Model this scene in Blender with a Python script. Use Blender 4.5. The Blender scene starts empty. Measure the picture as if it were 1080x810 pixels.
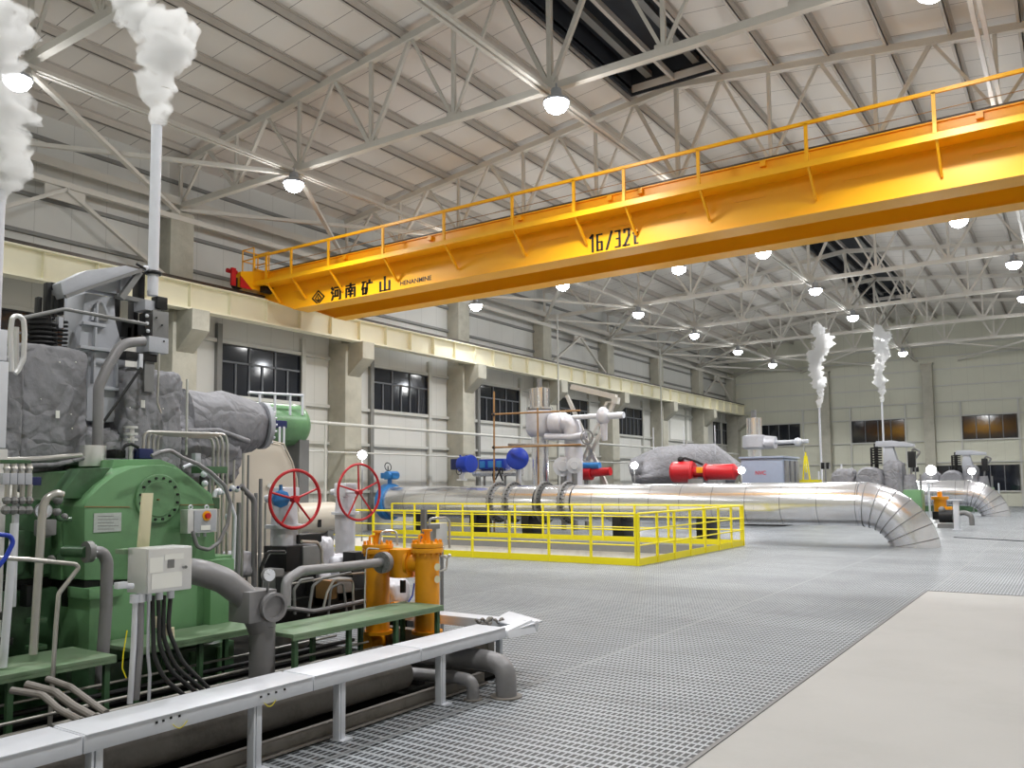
import bpy, bmesh, math, random
from mathutils import Vector, Matrix, noise
V = Vector
PI = math.pi
random.seed(7)
C = bpy.context.scene.collection
scn = bpy.context.scene

# ---------------------------------------------------------------- camera (eye height 1.7 m above the operating floor)
F_PX, CX, CY, EYE = 880.2, 540.0, 443.9, 1.7
yaw, pit, rol = (math.radians(a) for a in (-34.083, 4.4, -0.5155))
_r = V((math.cos(yaw), -math.sin(yaw), 0))
FWD = V((math.sin(yaw)*math.cos(pit), math.cos(yaw)*math.cos(pit), math.sin(pit)))
_u = _r.cross(FWD)
RGT = math.cos(rol)*_r + math.sin(rol)*_u
UPV = -math.sin(rol)*_r + math.cos(rol)*_u
cam_d = bpy.data.cameras.new('camera'); cam = bpy.data.objects.new('camera', cam_d); C.objects.link(cam)
cam_d.sensor_width = 36; cam_d.lens = F_PX*36/1080; cam_d.shift_y = (CY-405)/1080
cam_d.clip_start = 0.05; cam_d.clip_end = 300
m = Matrix((RGT, UPV, -FWD)).transposed().to_4x4(); m.translation = V((0, 0, EYE))
cam.matrix_world = m; scn.camera = cam

def at(x, y, X=None, Y=None, Z=None):
    """the point of the hall seen at a photo pixel, on a plane of known distance"""
    d = RGT*((x-CX)/F_PX) - UPV*((y-CY)/F_PX) + FWD
    t = X/d.x if X is not None else Y/d.y if Y is not None else (Z-EYE)/d.z
    return d*t + V((0, 0, EYE))

# ---------------------------------------------------------------- materials
def nt(name):
    mt = bpy.data.materials.new(name); mt.use_nodes = True
    n = mt.node_tree; b = n.nodes['Principled BSDF']
    return mt, n, b
def lin(c):
    return tuple((v/12.92 if v <= .04045 else ((v+.055)/1.055)**2.4) for v in c) + (1,)
def mat(name, rgb, rough=.5, metal=0, var=.12, scale=6, bump=0, bscale=30, dirt=None, dirt_amt=.5, spec=.5):
    """painted or metal surface: base colour with worn mottling, optional dirt patches, optional bump"""
    mt, n, b = nt(name)
    b.inputs['Roughness'].default_value = rough; b.inputs['Metallic'].default_value = metal
    b.inputs['Specular IOR Level'].default_value = spec
    tc = n.nodes.new('ShaderNodeTexCoord')
    nz = n.nodes.new('ShaderNodeTexNoise'); nz.inputs['Scale'].default_value = scale; nz.inputs['Detail'].default_value = 5
    n.links.new(tc.outputs['Object'], nz.inputs['Vector'])
    mx = n.nodes.new('ShaderNodeMix'); mx.data_type = 'RGBA'
    c = lin(rgb); lo = tuple(v*(1-var) for v in c[:3])+(1,); hi = tuple(min(1, v*(1+var)) for v in c[:3])+(1,)
    mx.inputs[6].default_value = lo; mx.inputs[7].default_value = hi
    n.links.new(nz.outputs['Fac'], mx.inputs[0]); out = mx.outputs[2]
    if dirt:
        n2 = n.nodes.new('ShaderNodeTexNoise'); n2.inputs['Scale'].default_value = scale*.6; n2.inputs['Detail'].default_value = 8
        n2.inputs['Roughness'].default_value = .7
        n.links.new(tc.outputs['Object'], n2.inputs['Vector'])
        rp = n.nodes.new('ShaderNodeValToRGB'); rp.color_ramp.elements[0].position = .5; rp.color_ramp.elements[1].position = .72
        rp.color_ramp.elements[1].color = (dirt_amt,)*3+(1,)
        n.links.new(n2.outputs['Fac'], rp.inputs['Fac'])
        m2 = n.nodes.new('ShaderNodeMix'); m2.data_type = 'RGBA'; m2.inputs[7].default_value = lin(dirt)
        n.links.new(rp.outputs['Color'], m2.inputs[0]); n.links.new(out, m2.inputs[6]); out = m2.outputs[2]
    n.links.new(out, b.inputs['Base Color'])
    if bump:
        n3 = n.nodes.new('ShaderNodeTexNoise'); n3.inputs['Scale'].default_value = bscale; n3.inputs['Detail'].default_value = 4
        n.links.new(tc.outputs['Object'], n3.inputs['Vector'])
        bp = n.nodes.new('ShaderNodeBump'); bp.inputs['Strength'].default_value = bump; bp.inputs['Distance'].default_value = .02
        n.links.new(n3.outputs['Fac'], bp.inputs['Height']); n.links.new(bp.outputs['Normal'], b.inputs['Normal'])
    return mt
def math_node(n, op, a, bval=None):
    k = n.nodes.new('ShaderNodeMath'); k.operation = op
    if isinstance(a, (int, float)): k.inputs[0].default_value = a
    else: n.links.new(a, k.inputs[0])
    if bval is not None:
        if isinstance(bval, (int, float)): k.inputs[1].default_value = bval
        else: n.links.new(bval, k.inputs[1])
    return k.outputs[0]
def stripes(name, rgb, rgb2, axes, rough=.5, metal=0, var=.08, scale=.7, blotch=None):
    """panels with seams: axes = list of (axis, pitch, width)"""
    mt, n, b = nt(name)
    b.inputs['Roughness'].default_value = rough; b.inputs['Metallic'].default_value = metal
    g = n.nodes.new('ShaderNodeNewGeometry'); sp = n.nodes.new('ShaderNodeSeparateXYZ')
    n.links.new(g.outputs['Position'], sp.inputs[0])
    tot = None
    for ax, pitch, wd in axes:
        s = math_node(n, 'MULTIPLY', sp.outputs[ax], 1/pitch)
        f = math_node(n, 'FRACT', math_node(n, 'ADD', s, 500.0))
        q = math_node(n, 'LESS_THAN', f, wd/pitch)
        tot = q if tot is None else math_node(n, 'MAXIMUM', tot, q)
    nz = n.nodes.new('ShaderNodeTexNoise'); nz.inputs['Scale'].default_value = scale; nz.inputs['Detail'].default_value = 6
    n.links.new(g.outputs['Position'], nz.inputs['Vector'])
    mx = n.nodes.new('ShaderNodeMix'); mx.data_type = 'RGBA'; c = lin(rgb)
    mx.inputs[6].default_value = tuple(v*(1-var) for v in c[:3])+(1,); mx.inputs[7].default_value = tuple(min(1, v*(1+var)) for v in c[:3])+(1,)
    n.links.new(nz.outputs['Fac'], mx.inputs[0])
    m2 = n.nodes.new('ShaderNodeMix'); m2.data_type = 'RGBA'; m2.inputs[7].default_value = lin(rgb2)
    n.links.new(tot, m2.inputs[0]); n.links.new(mx.outputs[2], m2.inputs[6])
    n.links.new(m2.outputs[2], b.inputs['Base Color'])
    return mt

def emis(name, rgb, s):
    mt, n, b = nt(name)
    b.inputs['Base Color'].default_value = lin(rgb); b.inputs['Emission Color'].default_value = lin(rgb); b.inputs['Emission Strength'].default_value = s
    return mt

def grating_mat():
    mt, n, b = nt('galvanised_grating')
    b.inputs['Roughness'].default_value = .45; b.inputs['Metallic'].default_value = .25
    g = n.nodes.new('ShaderNodeNewGeometry'); sp = n.nodes.new('ShaderNodeSeparateXYZ')
    n.links.new(g.outputs['Position'], sp.inputs[0])
    def band(ax, pitch, wd):
        s = math_node(n, 'MULTIPLY', sp.outputs[ax], 1/pitch)
        return math_node(n, 'LESS_THAN', math_node(n, 'FRACT', math_node(n, 'ADD', s, 500.0)), wd/pitch)
    bars = math_node(n, 'MAXIMUM', band(0, .045, .013), band(1, .1, .032))
    seam = math_node(n, 'MAXIMUM', band(0, 2.0, .04), band(1, 1.0, .03))
    nz = n.nodes.new('ShaderNodeTexNoise'); nz.inputs['Scale'].default_value = .55; nz.inputs['Detail'].default_value = 7; nz.inputs['Roughness'].default_value = .65
    n.links.new(g.outputs['Position'], nz.inputs['Vector'])
    vo = n.nodes.new('ShaderNodeTexWhiteNoise'); vo.noise_dimensions = '2D'
    fl = n.nodes.new('ShaderNodeVectorMath'); fl.operation = 'FLOOR'
    dv = n.nodes.new('ShaderNodeVectorMath'); dv.operation = 'MULTIPLY'; dv.inputs[1].default_value = (.5, 1, 1)
    n.links.new(g.outputs['Position'], dv.inputs[0]); n.links.new(dv.outputs[0], fl.inputs[0]); n.links.new(fl.outputs[0], vo.inputs['Vector'])
    pan = math_node(n, 'MULTIPLY', vo.outputs['Value'], .22)
    w = math_node(n, 'ADD', math_node(n, 'MULTIPLY', math_node(n, 'SUBTRACT', nz.outputs['Fac'], .22), 1.35), pan)
    bright = n.nodes.new('ShaderNodeMix'); bright.data_type = 'RGBA'
    bright.inputs[6].default_value = lin((.51, .53, .55)); bright.inputs[7].default_value = lin((.77, .79, .81))
    n.links.new(w, bright.inputs[0])
    gap = n.nodes.new('ShaderNodeMix'); gap.data_type = 'RGBA'; gap.inputs[6].default_value = lin((.22, .23, .245))
    n.links.new(bars, gap.inputs[0]); n.links.new(bright.outputs[2], gap.inputs[7])
    sm = n.nodes.new('ShaderNodeMix'); sm.data_type = 'RGBA'; sm.inputs[7].default_value = lin((.58, .59, .60))
    n.links.new(math_node(n, 'MULTIPLY', seam, .6), sm.inputs[0]); n.links.new(gap.outputs[2], sm.inputs[6])
    n.links.new(sm.outputs[2], b.inputs['Base Color'])
    bp = n.nodes.new('ShaderNodeBump'); bp.inputs['Strength'].default_value = .35; bp.inputs['Distance'].default_value = .01
    n.links.new(bars, bp.inputs['Height']); n.links.new(bp.outputs['Normal'], b.inputs['Normal'])
    return mt

M = {}
M['grating'] = grating_mat()
M['slab'] = mat('smooth_concrete_slab', (.66, .652, .642), .55, 0, .09, .8, .06, 40, (.61, .60, .585), .6)
M['concrete'] = mat('grey_concrete', (.70, .69, .64), .8, 0, .18, 2.5, .2, 25, (.55, .53, .49), .5)
M['pit'] = mat('pale_pit_concrete', (.90, .89, .87), .7, 0, .16, 1.6, .1, 20, (.62, .60, .57), .5)
M['wall'] = stripes('ribbed_wall_sheet', (.81, .81, .795), (.73, .73, .715), [(1, 1.0, .02), (2, 9.0, .0)], .45)
M['wall_end'] = stripes('ribbed_end_wall_sheet', (.79, .79, .73), (.735, .735, .68), [(0, 1.0, .02)], .5)
M['roof'] = stripes('roof_sheet', (.86, .84, .815), (.42, .405, .39), [(1, 1.05, .018)], .5, 0, .08, .4)
M['purlin'] = mat('purlin_paint', (.74, .715, .685), .5, 0, .08, 3)
M['truss'] = mat('off_white_steel_paint', (.80, .785, .755), .45, 0, .07, 3)
M['runway'] = mat('cream_steel_paint', (.94, .92, .82), .45, 0, .05, 2)
M['girt'] = mat('pale_grey_steel_paint', (.76, .76, .74), .45, 0, .06, 3)
M['darkgirt'] = mat('grey_steel_post_paint', (.50, .50, .49), .5, 0, .08, 3)
M['glass'] = mat('dark_night_glass', (.10, .115, .15), .07, 0, .3, .8, .0, spec=.8)
M['mullion'] = mat('grey_window_mullion', (.40, .41, .43), .4)
M['winframe'] = mat('dark_grey_window_frame', (.22, .225, .23), .4)
M['void'] = mat('night_dark_sheet', (.15, .165, .195), .7)  # night darkness inside the ridge openings, put into the sheet colour
M['crane'] = mat('crane_yellow_paint', (.98, .70, .05), .38, 0, .06, 1.5)
M['black'] = mat('black_paint', (.05, .05, .05), .5)
M['rail_steel'] = mat('dark_rail_steel', (.32, .30, .28), .4, .6)
M['red'] = mat('red_paint', (.74, .10, .14), .35, 0, .12)
M['lamp_body'] = mat('lamp_housing_grey', (.62, .63, .65), .4, .3)
M['lens'] = emis('lit_lamp_lens', (.96, .98, 1.0), 45)
M['green'] = mat('machine_green_enamel', (.43, .60, .43), .32, 0, .10, 2.5, .04, 14, (.30, .40, .30), .55)
M['darkgreen'] = mat('shaded_green_enamel', (.27, .40, .28), .35, 0, .25, 4, .04, 20, (.15, .19, .14), .8)  # machine green with the shade put into a darker colour
M['platgreen'] = mat('worn_green_plate', (.44, .54, .42), .5, 0, .14, 5, .06, 30, (.54, .56, .50), .6)
M['blanket'] = mat('grey_insulation_cloth', (.53, .53, .55), .7, 0, .16, 7, .7, 9, (.40, .39, .39), .6)
def creases(mt, scale, depth):
    n = mt.node_tree; b = n.nodes['Principled BSDF']
    tc = n.nodes.new('ShaderNodeTexCoord'); nz = n.nodes.new('ShaderNodeTexNoise'); nz.inputs['Scale'].default_value = 2.5; nz.inputs['Detail'].default_value = 3
    n.links.new(tc.outputs['Object'], nz.inputs['Vector'])
    sc = n.nodes.new('ShaderNodeVectorMath'); sc.operation = 'MULTIPLY_ADD'; sc.inputs[1].default_value = (.55, .55, .55)
    n.links.new(nz.outputs['Color'], sc.inputs[0]); n.links.new(tc.outputs['Object'], sc.inputs[2])
    vo = n.nodes.new('ShaderNodeTexVoronoi'); vo.feature = 'DISTANCE_TO_EDGE'; vo.inputs['Scale'].default_value = scale
    n.links.new(sc.outputs[0], vo.inputs['Vector'])
    h = math_node(n, 'MINIMUM', math_node(n, 'MULTIPLY', vo.outputs['Distance'], 5.0), 1.0)
    bp = n.nodes.new('ShaderNodeBump'); bp.inputs['Strength'].default_value = .5; bp.inputs['Distance'].default_value = depth
    n.links.new(h, bp.inputs['Height'])
    old = b.inputs['Normal'].links[0].from_node
    n.links.new(old.outputs['Normal'], bp.inputs['Normal']); n.links.new(bp.outputs['Normal'], b.inputs['Normal'])
creases(M['blanket'], 3.0, .03)
M['cast'] = mat('blue_grey_cast_paint', (.69, .70, .73), .5, 0, .08, 4, .1, 35)
M['iron'] = mat('grey_painted_iron', (.50, .50, .50), .5, .2, .12, 5, .06, 25)
M['pipe'] = mat('grey_pipe_paint', (.53, .525, .535), .45, .2, .12, 4, .04, 25, (.44, .42, .41), .4)
M['dirty'] = mat('dusty_brown_pipe', (.52, .50, .48), .7, .1, .2, 4, .15, 25, (.30, .27, .24), .7)
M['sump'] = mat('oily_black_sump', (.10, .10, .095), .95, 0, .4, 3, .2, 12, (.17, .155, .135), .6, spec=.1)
M['stain'] = mat('brushed_stainless', (.88, .88, .88), .36, .75, .08, 9)
M['galv'] = mat('galvanised_steel', (.84, .85, .88), .36, .12, .08, 7)
M['tube'] = mat('bright_steel_tube', (.74, .73, .71), .3, .7, .1, 6)
M['dark'] = mat('blackened_steel', (.12, .12, .125), .45, .3, .25, 8)
M['rubber'] = mat('black_cable_rubber', (.10, .105, .11), .5, 0)
M['tape'] = mat('pale_wood_board', (.86, .83, .70), .7, 0, .1, 6)
M['paper'] = mat('white_paper', (.92, .92, .90), .7, 0, .03)
M['plate'] = mat('etched_metal_plate', (.74, .77, .76), .4, .4, .2, 60)
M['orange'] = mat('strainer_orange_enamel', (.93, .62, .08), .35, 0, .08, 3, .03, 20, (.80, .50, .06), .4)
M['beige'] = mat('beige_enamel', (.80, .765, .71), .4, 0, .06, 1.5)
M['blue'] = mat('blue_enamel', (.12, .24, .68), .35)
M['skyblue'] = mat('light_blue_enamel', (.22, .52, .80), .35)
M['navy'] = mat('navy_enamel', (.10, .14, .34), .4)
M['yellow'] = mat('safety_yellow_paint', (.93, .87, .10), .4, 0, .05)
M['greybox'] = mat('blue_grey_enamel', (.58, .62, .70), .45, 0, .05)
M['silver'] = stripes('aluminium_jacket', (.93, .93, .94), (.62, .62, .63), [(0, 1.0, .02)], .2, .86, .04, 3)
M['silver_v'] = mat('crinkled_aluminium_jacket', (.92, .92, .94), .22, .85, .06, 6, .15, 25)
M['wool'] = mat('silvery_insulation_wrap', (.80, .80, .83), .45, .3, .12, 6, .3, 16)
M['rust'] = mat('rusty_scaffold_steel', (.60, .46, .30), .7, .1, .25, 6)
M['button'] = emis('amber_button', (.75, .22, .05), .15)
M['amber'] = mat('amber_disc', (.93, .66, .08), .4)
M['dial'] = mat('white_dial', (.93, .94, .97), .3, 0, .02)
M['floodlens'] = emis('lit_flood_lens', (1, 1, 1), 60)

# ---------------------------------------------------------------- geometry
def frame_of(t, ref=None):
    t = t.normalized()
    a = ref if ref is not None and abs(ref.dot(t)) < .98 else (V((0, 0, 1)) if abs(t.z) < .95 else V((0, 1, 0)))
    s = t.cross(a).normalized(); return s, s.cross(t).normalized()
def fillet(path, rad, n=6):
    pts = [V(p) for p in path]
    if rad <= 0 or len(pts) < 3: return pts
    out = [pts[0]]
    for a, b, c in zip(pts, pts[1:], pts[2:]):
        u, w = (a-b), (c-b); lu, lw = u.length, w.length
        if lu < 1e-6 or lw < 1e-6: continue
        u /= lu; w /= lw; ang = u.angle(w)
        if ang > PI-.02: out.append(b); continue
        d = min(rad/math.tan(ang/2), lu*.48, lw*.48); p, q = b+u*d, b+w*d
        for k in range(n+1):
            s = k/n; out.append(p*(1-s)**2 + b*2*s*(1-s) + q*s*s)
    out.append(pts[-1]); return out
class MB:
    def __init__(s): s.v = []; s.f = []
    def add(s, vs, fs):
        o = len(s.v); s.v += [V(p) for p in vs]; s.f += [tuple(i+o for i in f) for f in fs]; return s
    def hexa(s, p):                                   # 8 corners: bottom loop then top loop
        return s.add(p, [(3, 2, 1, 0), (4, 5, 6, 7), (0, 1, 5, 4), (1, 2, 6, 5), (2, 3, 7, 6), (3, 0, 4, 7)])
    def box(s, x0, x1, y0, y1, z0, z1):
        return s.hexa([(x0, y0, z0), (x1, y0, z0), (x1, y1, z0), (x0, y1, z0), (x0, y0, z1), (x1, y0, z1), (x1, y1, z1), (x0, y1, z1)])
    def bar(s, p, q, w, h, ref=None):                 # rectangular member between two points: w across, h along the up reference
        p, q = V(p), V(q); a, b = frame_of(q-p, ref); a = a*w/2; b = b*h/2
        return s.hexa([p-a-b, p+a-b, p+a+b, p-a+b, q-a-b, q+a-b, q+a+b, q-a+b])
    def ell(s, p, q, w, t=.012, ref=None):            # angle section
        p, q = V(p), V(q); a, b = frame_of(q-p, ref)
        s.bar(p+a*(t/2-w/2), q+a*(t/2-w/2), t, w, ref); return s.bar(p+b*(t/2-w/2), q+b*(t/2-w/2), w, t, ref)
    def tube(s, path, r, seg=10, rad=0, caps=True):
        pts = fillet(path, rad); n = len(pts); rs = r if isinstance(r, (list, tuple)) else [r]*n
        vs = []; t0 = (pts[1]-pts[0]).normalized(); a, b = frame_of(t0)
        for i in range(n):
            t = (pts[min(i+1, n-1)]-pts[max(i-1, 0)]).normalized()
            a = (a - t*a.dot(t)).normalized(); b = t.cross(a)
            for k in range(seg):
                g = 2*PI*k/seg; vs.append(pts[i] + (a*math.cos(g)+b*math.sin(g))*rs[min(i, len(rs)-1)])
        fs = [(i*seg+k, i*seg+(k+1) % seg, (i+1)*seg+(k+1) % seg, (i+1)*seg+k) for i in range(n-1) for k in range(seg)]
        if caps: fs += [tuple(range(seg-1, -1, -1)), tuple((n-1)*seg+k for k in range(seg))]
        return s.add(vs, fs)
    def cyl(s, p, q, r, r2=None, seg=20):
        return s.tube([p, q], [r, r if r2 is None else r2], seg)
    def lathe(s, org, axis, prof, seg=24):            # prof: (distance along axis, radius)
        org = V(org); t = V(axis).normalized(); a, b = frame_of(t); vs = []
        for d, r in prof:
            for k in range(seg):
                g = 2*PI*k/seg; vs.append(org + t*d + (a*math.cos(g)+b*math.sin(g))*max(r, 1e-4))
        n = len(prof)
        fs = [(i*seg+k, i*seg+(k+1) % seg, (i+1)*seg+(k+1) % seg, (i+1)*seg+k) for i in range(n-1) for k in range(seg)]
        fs += [tuple(range(seg-1, -1, -1)), tuple((n-1)*seg+k for k in range(seg))]
        return s.add(vs, fs)
    def prism(s, poly, vec):                          # polygon extruded along vec
        poly = [V(p) for p in poly]; vec = V(vec); n = len(poly)
        fs = [tuple(range(n-1, -1, -1)), tuple(range(n, 2*n))] + [(i, (i+1) % n, n+(i+1) % n, n+i) for i in range(n)]
        return s.add(poly + [p+vec for p in poly], fs)
    def torus(s, c, axis, R, r, seg=36, rs=8):
        c = V(c); t = V(axis).normalized(); a, b = frame_of(t); vs = []
        for i in range(seg):
            g = 2*PI*i/seg; d = a*math.cos(g)+b*math.sin(g)
            for k in range(rs):
                h = 2*PI*k/rs; vs.append(c + d*(R+r*math.cos(h)) + t*r*math.sin(h))
        fs = [(i*rs+k, ((i+1) % seg)*rs+k, ((i+1) % seg)*rs+(k+1) % rs, i*rs+(k+1) % rs) for i in range(seg) for k in range(rs)]
        return s.add(vs, fs)
    def ball(s, c, r, seg=14, sc=(1, 1, 1)):
        c = V(c); vs = []; n = seg//2
        for i in range(n+1):
            th = PI*i/n
            for k in range(seg):
                g = 2*PI*k/seg; vs.append(c + V((r*sc[0]*math.sin(th)*math.cos(g), r*sc[1]*math.sin(th)*math.sin(g), r*sc[2]*math.cos(th))))
        return s.add(vs, [(i*seg+k, (i+1)*seg+k, (i+1)*seg+(k+1) % seg, i*seg+(k+1) % seg) for i in range(n) for k in range(seg)])
    def bolts(s, c, axis, R, n, r=.012, h=.012, ph=0):
        c = V(c); t = V(axis).normalized(); a, b = frame_of(t)
        for i in range(n):
            g = 2*PI*i/n+ph; p = c + (a*math.cos(g)+b*math.sin(g))*R
            s.tube([p, p+t*h], r, 6)
        return s
    def soft(s, x0, x1, y0, y1, z0, z1, n=10, rnd=.25, amp=.03, fr=3.5, seed=0, taper=0):
        """lumpy cloth-wrapped block"""
        c = V(((x0+x1)/2, (y0+y1)/2, (z0+z1)/2)); h = V(((x1-x0)/2, (y1-y0)/2, (z1-z0)/2))
        e = 2/max(rnd, .05); idx = {}; vs = []; fs = []
        def pt(p):
            k = tuple(round(q, 4) for q in p)
            if k in idx: return idx[k]
            L = (abs(p.x)**e+abs(p.y)**e+abs(p.z)**e)**(1/e); d = p/L
            w = V((d.x*h.x*(1-taper*(d.z+1)/2), d.y*h.y*(1-taper*(d.z+1)/2), d.z*h.z)); g = c+w
            q = noise.noise(g*fr+V((seed, 0, 0))); wp = g+V((noise.noise(g*2.1+V((seed, 5, 1))), noise.noise(g*2.1+V((7, seed, 1))), noise.noise(g*2.3+V((3, 5, seed)))))*.35
            q2 = abs(noise.noise(V((wp.x*fr*1.5, wp.y*fr*1.5, wp.z*fr*.9))+V((0, seed, 3)))); q3 = abs(noise.noise(wp*fr*1.6+V((seed, 11, 3))))
            w = w + d.normalized()*amp*(q*.6 - (1-min(1, q2*7))*.75 + (1-min(1, q3*7))*.4)
            idx[k] = len(vs); vs.append(c+w); return idx[k]
        for ax in range(3):
            for sg in (-1, 1):
                for i in range(n):
                    for j in range(n):
                        qd = []
                        for a, b in ((i, j), (i+1, j), (i+1, j+1), (i, j+1)):
                            p = [0, 0, 0]; p[ax] = sg; p[(ax+1) % 3] = -1+2*a/n; p[(ax+2) % 3] = -1+2*b/n
                            qd.append(pt(V(p)))
                        fs.append(tuple(qd if sg > 0 else qd[::-1]))
        return s.add(vs, fs)
    def softtube(s, path, rs, seg=20, amp=.02, fr=4, seed=0, rad=0):
        o = len(s.v); s.tube(path, rs, seg, rad)
        pts = [V(p) for p in path]
        for i in range(o, len(s.v)):
            g = s.v[i]; best = min(pts, key=lambda p: (p-g).length)
            d = (g-best); d = d.normalized() if d.length > 1e-6 else V((0, 0, 1))
            q = noise.noise(g*fr+V((seed, seed, 0))); q2 = abs(noise.noise(g*fr*1.7+V((3, seed, 0))))
            s.v[i] = g + d*amp*(q*1.2-(1-min(1, q2*4))*.7)
        return s
    def build(s, name, material, parent=None, bevel=0, smooth=35, keep=False):
        me = bpy.data.meshes.new(name)
        me.from_pydata([tuple(p) for p in s.v], [], s.f); me.update()
        bm = bmesh.new(); bm.from_mesh(me)
        if not keep: bmesh.ops.recalc_face_normals(bm, faces=bm.faces)
        elif bm.calc_volume(signed=True) < 0: bmesh.ops.reverse_faces(bm, faces=bm.faces)
        if bevel: 
            es = [e for e in bm.edges if len(e.link_faces) == 2 and e.calc_face_angle(0) > .6]
            bmesh.ops.bevel(bm, geom=es, offset=bevel, segments=2, affect='EDGES', profile=.6, clamp_overlap=True)
        bm.to_mesh(me); bm.free()
        if smooth:
            me.shade_smooth(); me.set_sharp_from_angle(angle=math.radians(smooth))
        me.materials.append(M[material] if isinstance(material, str) else material)
        o = bpy.data.objects.new(name, me); C.objects.link(o)
        if parent is not None:
            o.parent = parent
            b = parent; off = V((0, 0, 0))
            while b is not None: off += b.location; b = b.parent
            o.location = -off
        return o
def low_point(objs):
    ps = [V(c)+o.location for o in objs if o.type == 'MESH' for c in o.bound_box]
    lo = V((min(p.x for p in ps), min(p.y for p in ps), min(p.z for p in ps))); hi = V((max(p.x for p in ps), max(p.y for p in ps), max(p.z for p in ps)))
    return V(((lo.x+hi.x)/2, (lo.y+hi.y)/2, lo.z))
LOOSE = []
def tag(o, label, cat, group=None, kind=None):
    o['label'] = label; o['category'] = cat
    if group: o['group'] = group
    if kind: o['kind'] = kind
    LOOSE.append(o); return o
def thing(name, label, cat, group=None):
    o = bpy.data.objects.new(name, None); C.objects.link(o); o.empty_display_size = .1
    return tag(o, label, cat, group)
def solo(mb, name, material, label, cat, group=None, bevel=0, smooth=35):
    return tag(mb.build(name, material, None, bevel, smooth), label, cat, group)
def structure(mb, name, material, parent=None, bevel=0, smooth=35):
    o = mb.build(name, material, parent, bevel, smooth)
    if parent is None: o['kind'] = 'structure'
    return o
def settle(o):
    """move a thing's origin to its base"""
    if o.type == 'MESH':
        p = low_point([o]); o.data.transform(Matrix.Translation(-p)); o.location = p
        for ch in o.children: ch.location = ch.location - p
    else:
        kids = [k for k in o.children_recursive if k.type == 'MESH']
        ps = low_point(kids) if kids else V((0, 0, 0))
        o.location = ps
        for k in o.children: k.location = k.location - ps
def dup(root, shift, label, group=None, name=None):
    r = root.copy(); C.objects.link(r); r.location = root.location + V(shift); r['label'] = label
    if group: r['group'] = group
    for ch in list(root.children):
        c = ch.copy(); C.objects.link(c); c.parent = r
        for g in list(ch.children):
            d = g.copy(); C.objects.link(d); d.parent = c
    return r
def font_mesh(txt, name, material, parent, org, ux, uy, height, width, depth=.004):
    """lettering made from the built-in font, fitted into width x height on the plane org + ux, uy"""
    cu = bpy.data.curves.new(name, 'FONT'); cu.body = txt; cu.extrude = .0; cu.offset = .018
    to = bpy.data.objects.new(name, cu); C.objects.link(to)
    dg = bpy.context.evaluated_depsgraph_get(); me = bpy.data.meshes.new_from_object(to.evaluated_get(dg))
    bpy.data.objects.remove(to); bpy.data.curves.remove(cu)
    xs = [p.co.x for p in me.vertices]; ys = [p.co.y for p in me.vertices]
    sx = width/(max(xs)-min(xs)); sy = height/(max(ys)-min(ys)); ux, uy = V(ux).normalized(), V(uy).normalized()
    nrm = ux.cross(uy).normalized()
    mb = MB(); mb.add([V(org)+ux*(p.co.x-min(xs))*sx+uy*(p.co.y-min(ys))*sy+nrm*depth for p in me.vertices], [tuple(p.vertices) for p in me.polygons])
    bpy.data.meshes.remove(me)
    return mb.build(name, material, parent, 0, 0)
ORD = ['first', 'second', 'third', 'fourth', 'fifth', 'sixth', 'seventh', 'eighth', 'ninth', 'tenth', 'eleventh', 'twelfth']
EXPO = 0.14
# ================================================================ THE HALL
XW, XR, YB, YE = -22.9, 4.9, -4.0, 64.75
COLS = [64.4-7.05*k for k in range(9)][::-1]           # 8.0 ... 64.4
PX0, PX1, PY0, PY1 = -20.6, -7.75, 16.15, 22.3          # the floor opening
fl = MB()
for r in ((XW, PX0, YB, YE), (PX0, PX1, YB, PY0), (PX0, PX1, PY1, YE), (PX1, -2.03, YB, YE), (-2.03, XR, 14.48, YE)):
    fl.box(r[0], r[1], r[2], r[3], -.05, 0)
structure(fl, 'floor', 'grating', None, 0, 0)
structure(MB().box(-2.03, XR, YB, 14.48, -.08, .004), 'floor', 'slab', None, 0, 0)
structure(MB().box(-2.06, -2.03, YB, 14.51, -.06, .012).box(-2.06, XR, 14.48, 14.51, -.06, .012), 'trim_1', 'iron', None, 0, 0)
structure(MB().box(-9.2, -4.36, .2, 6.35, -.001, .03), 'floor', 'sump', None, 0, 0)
pw = MB()
pw.box(PX0-.1, PX1+.1, PY1, PY1+.2, -3, -.06).box(PX0-.1, PX1+.1, PY0-.2, PY0, -3, -.06).box(PX0-.2, PX0, PY0, PY1, -3, -.06).box(PX1, PX1+.2, PY0, PY1, -3, -.06)
structure(pw, 'wall_pit', 'pit', None, 0, 0)
structure(MB().box(PX0-.2, PX1+.2, PY0-.2, PY1+.2, -3.2, -3), 'floor', 'pit', None, 0, 0)
structure(MB().box(PX0, PX1, PY1-.12, PY1, -.28, -.02), 'trim_2', 'iron', None, 0, 0)

wl = structure(MB().box(XW-.15, XW, YB, YE, 0, 11.9), 'wall_left', 'wall', None, 0, 0)
for i, (z, mt_, w) in enumerate(((11.2, 'darkgirt', .10), (9.56, 'darkgirt', .10), (8.53, 'darkgirt', .10), (6.45, 'girt', .12), (4.66, 'girt', .12), (3.3, 'girt', .1), (1.5, 'girt', .1))):
    structure(MB().box(XW, XW+.12, YB, YE-.02, z-w/2, z+w/2), 'girt', mt_, wl, 0, 0)
we = structure(MB().box(XW, XR, YE, YE+.15, 0, 13.6), 'wall_end', 'wall_end', None, 0, 0)
for z in (11.2, 10.4, 9.5, 8.34, 7.2, 6.2, 4.5, 3.0, 1.0):
    structure(MB().box(XW+.15, XR-.05, YE-.1, YE, z-.045, z+.045), 'girt', 'girt', we, 0, 0)
structure(MB().box(XR, XR+.15, YB, YE, 0, 11.9), 'wall_right', 'wall', None, 0, 0)
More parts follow.
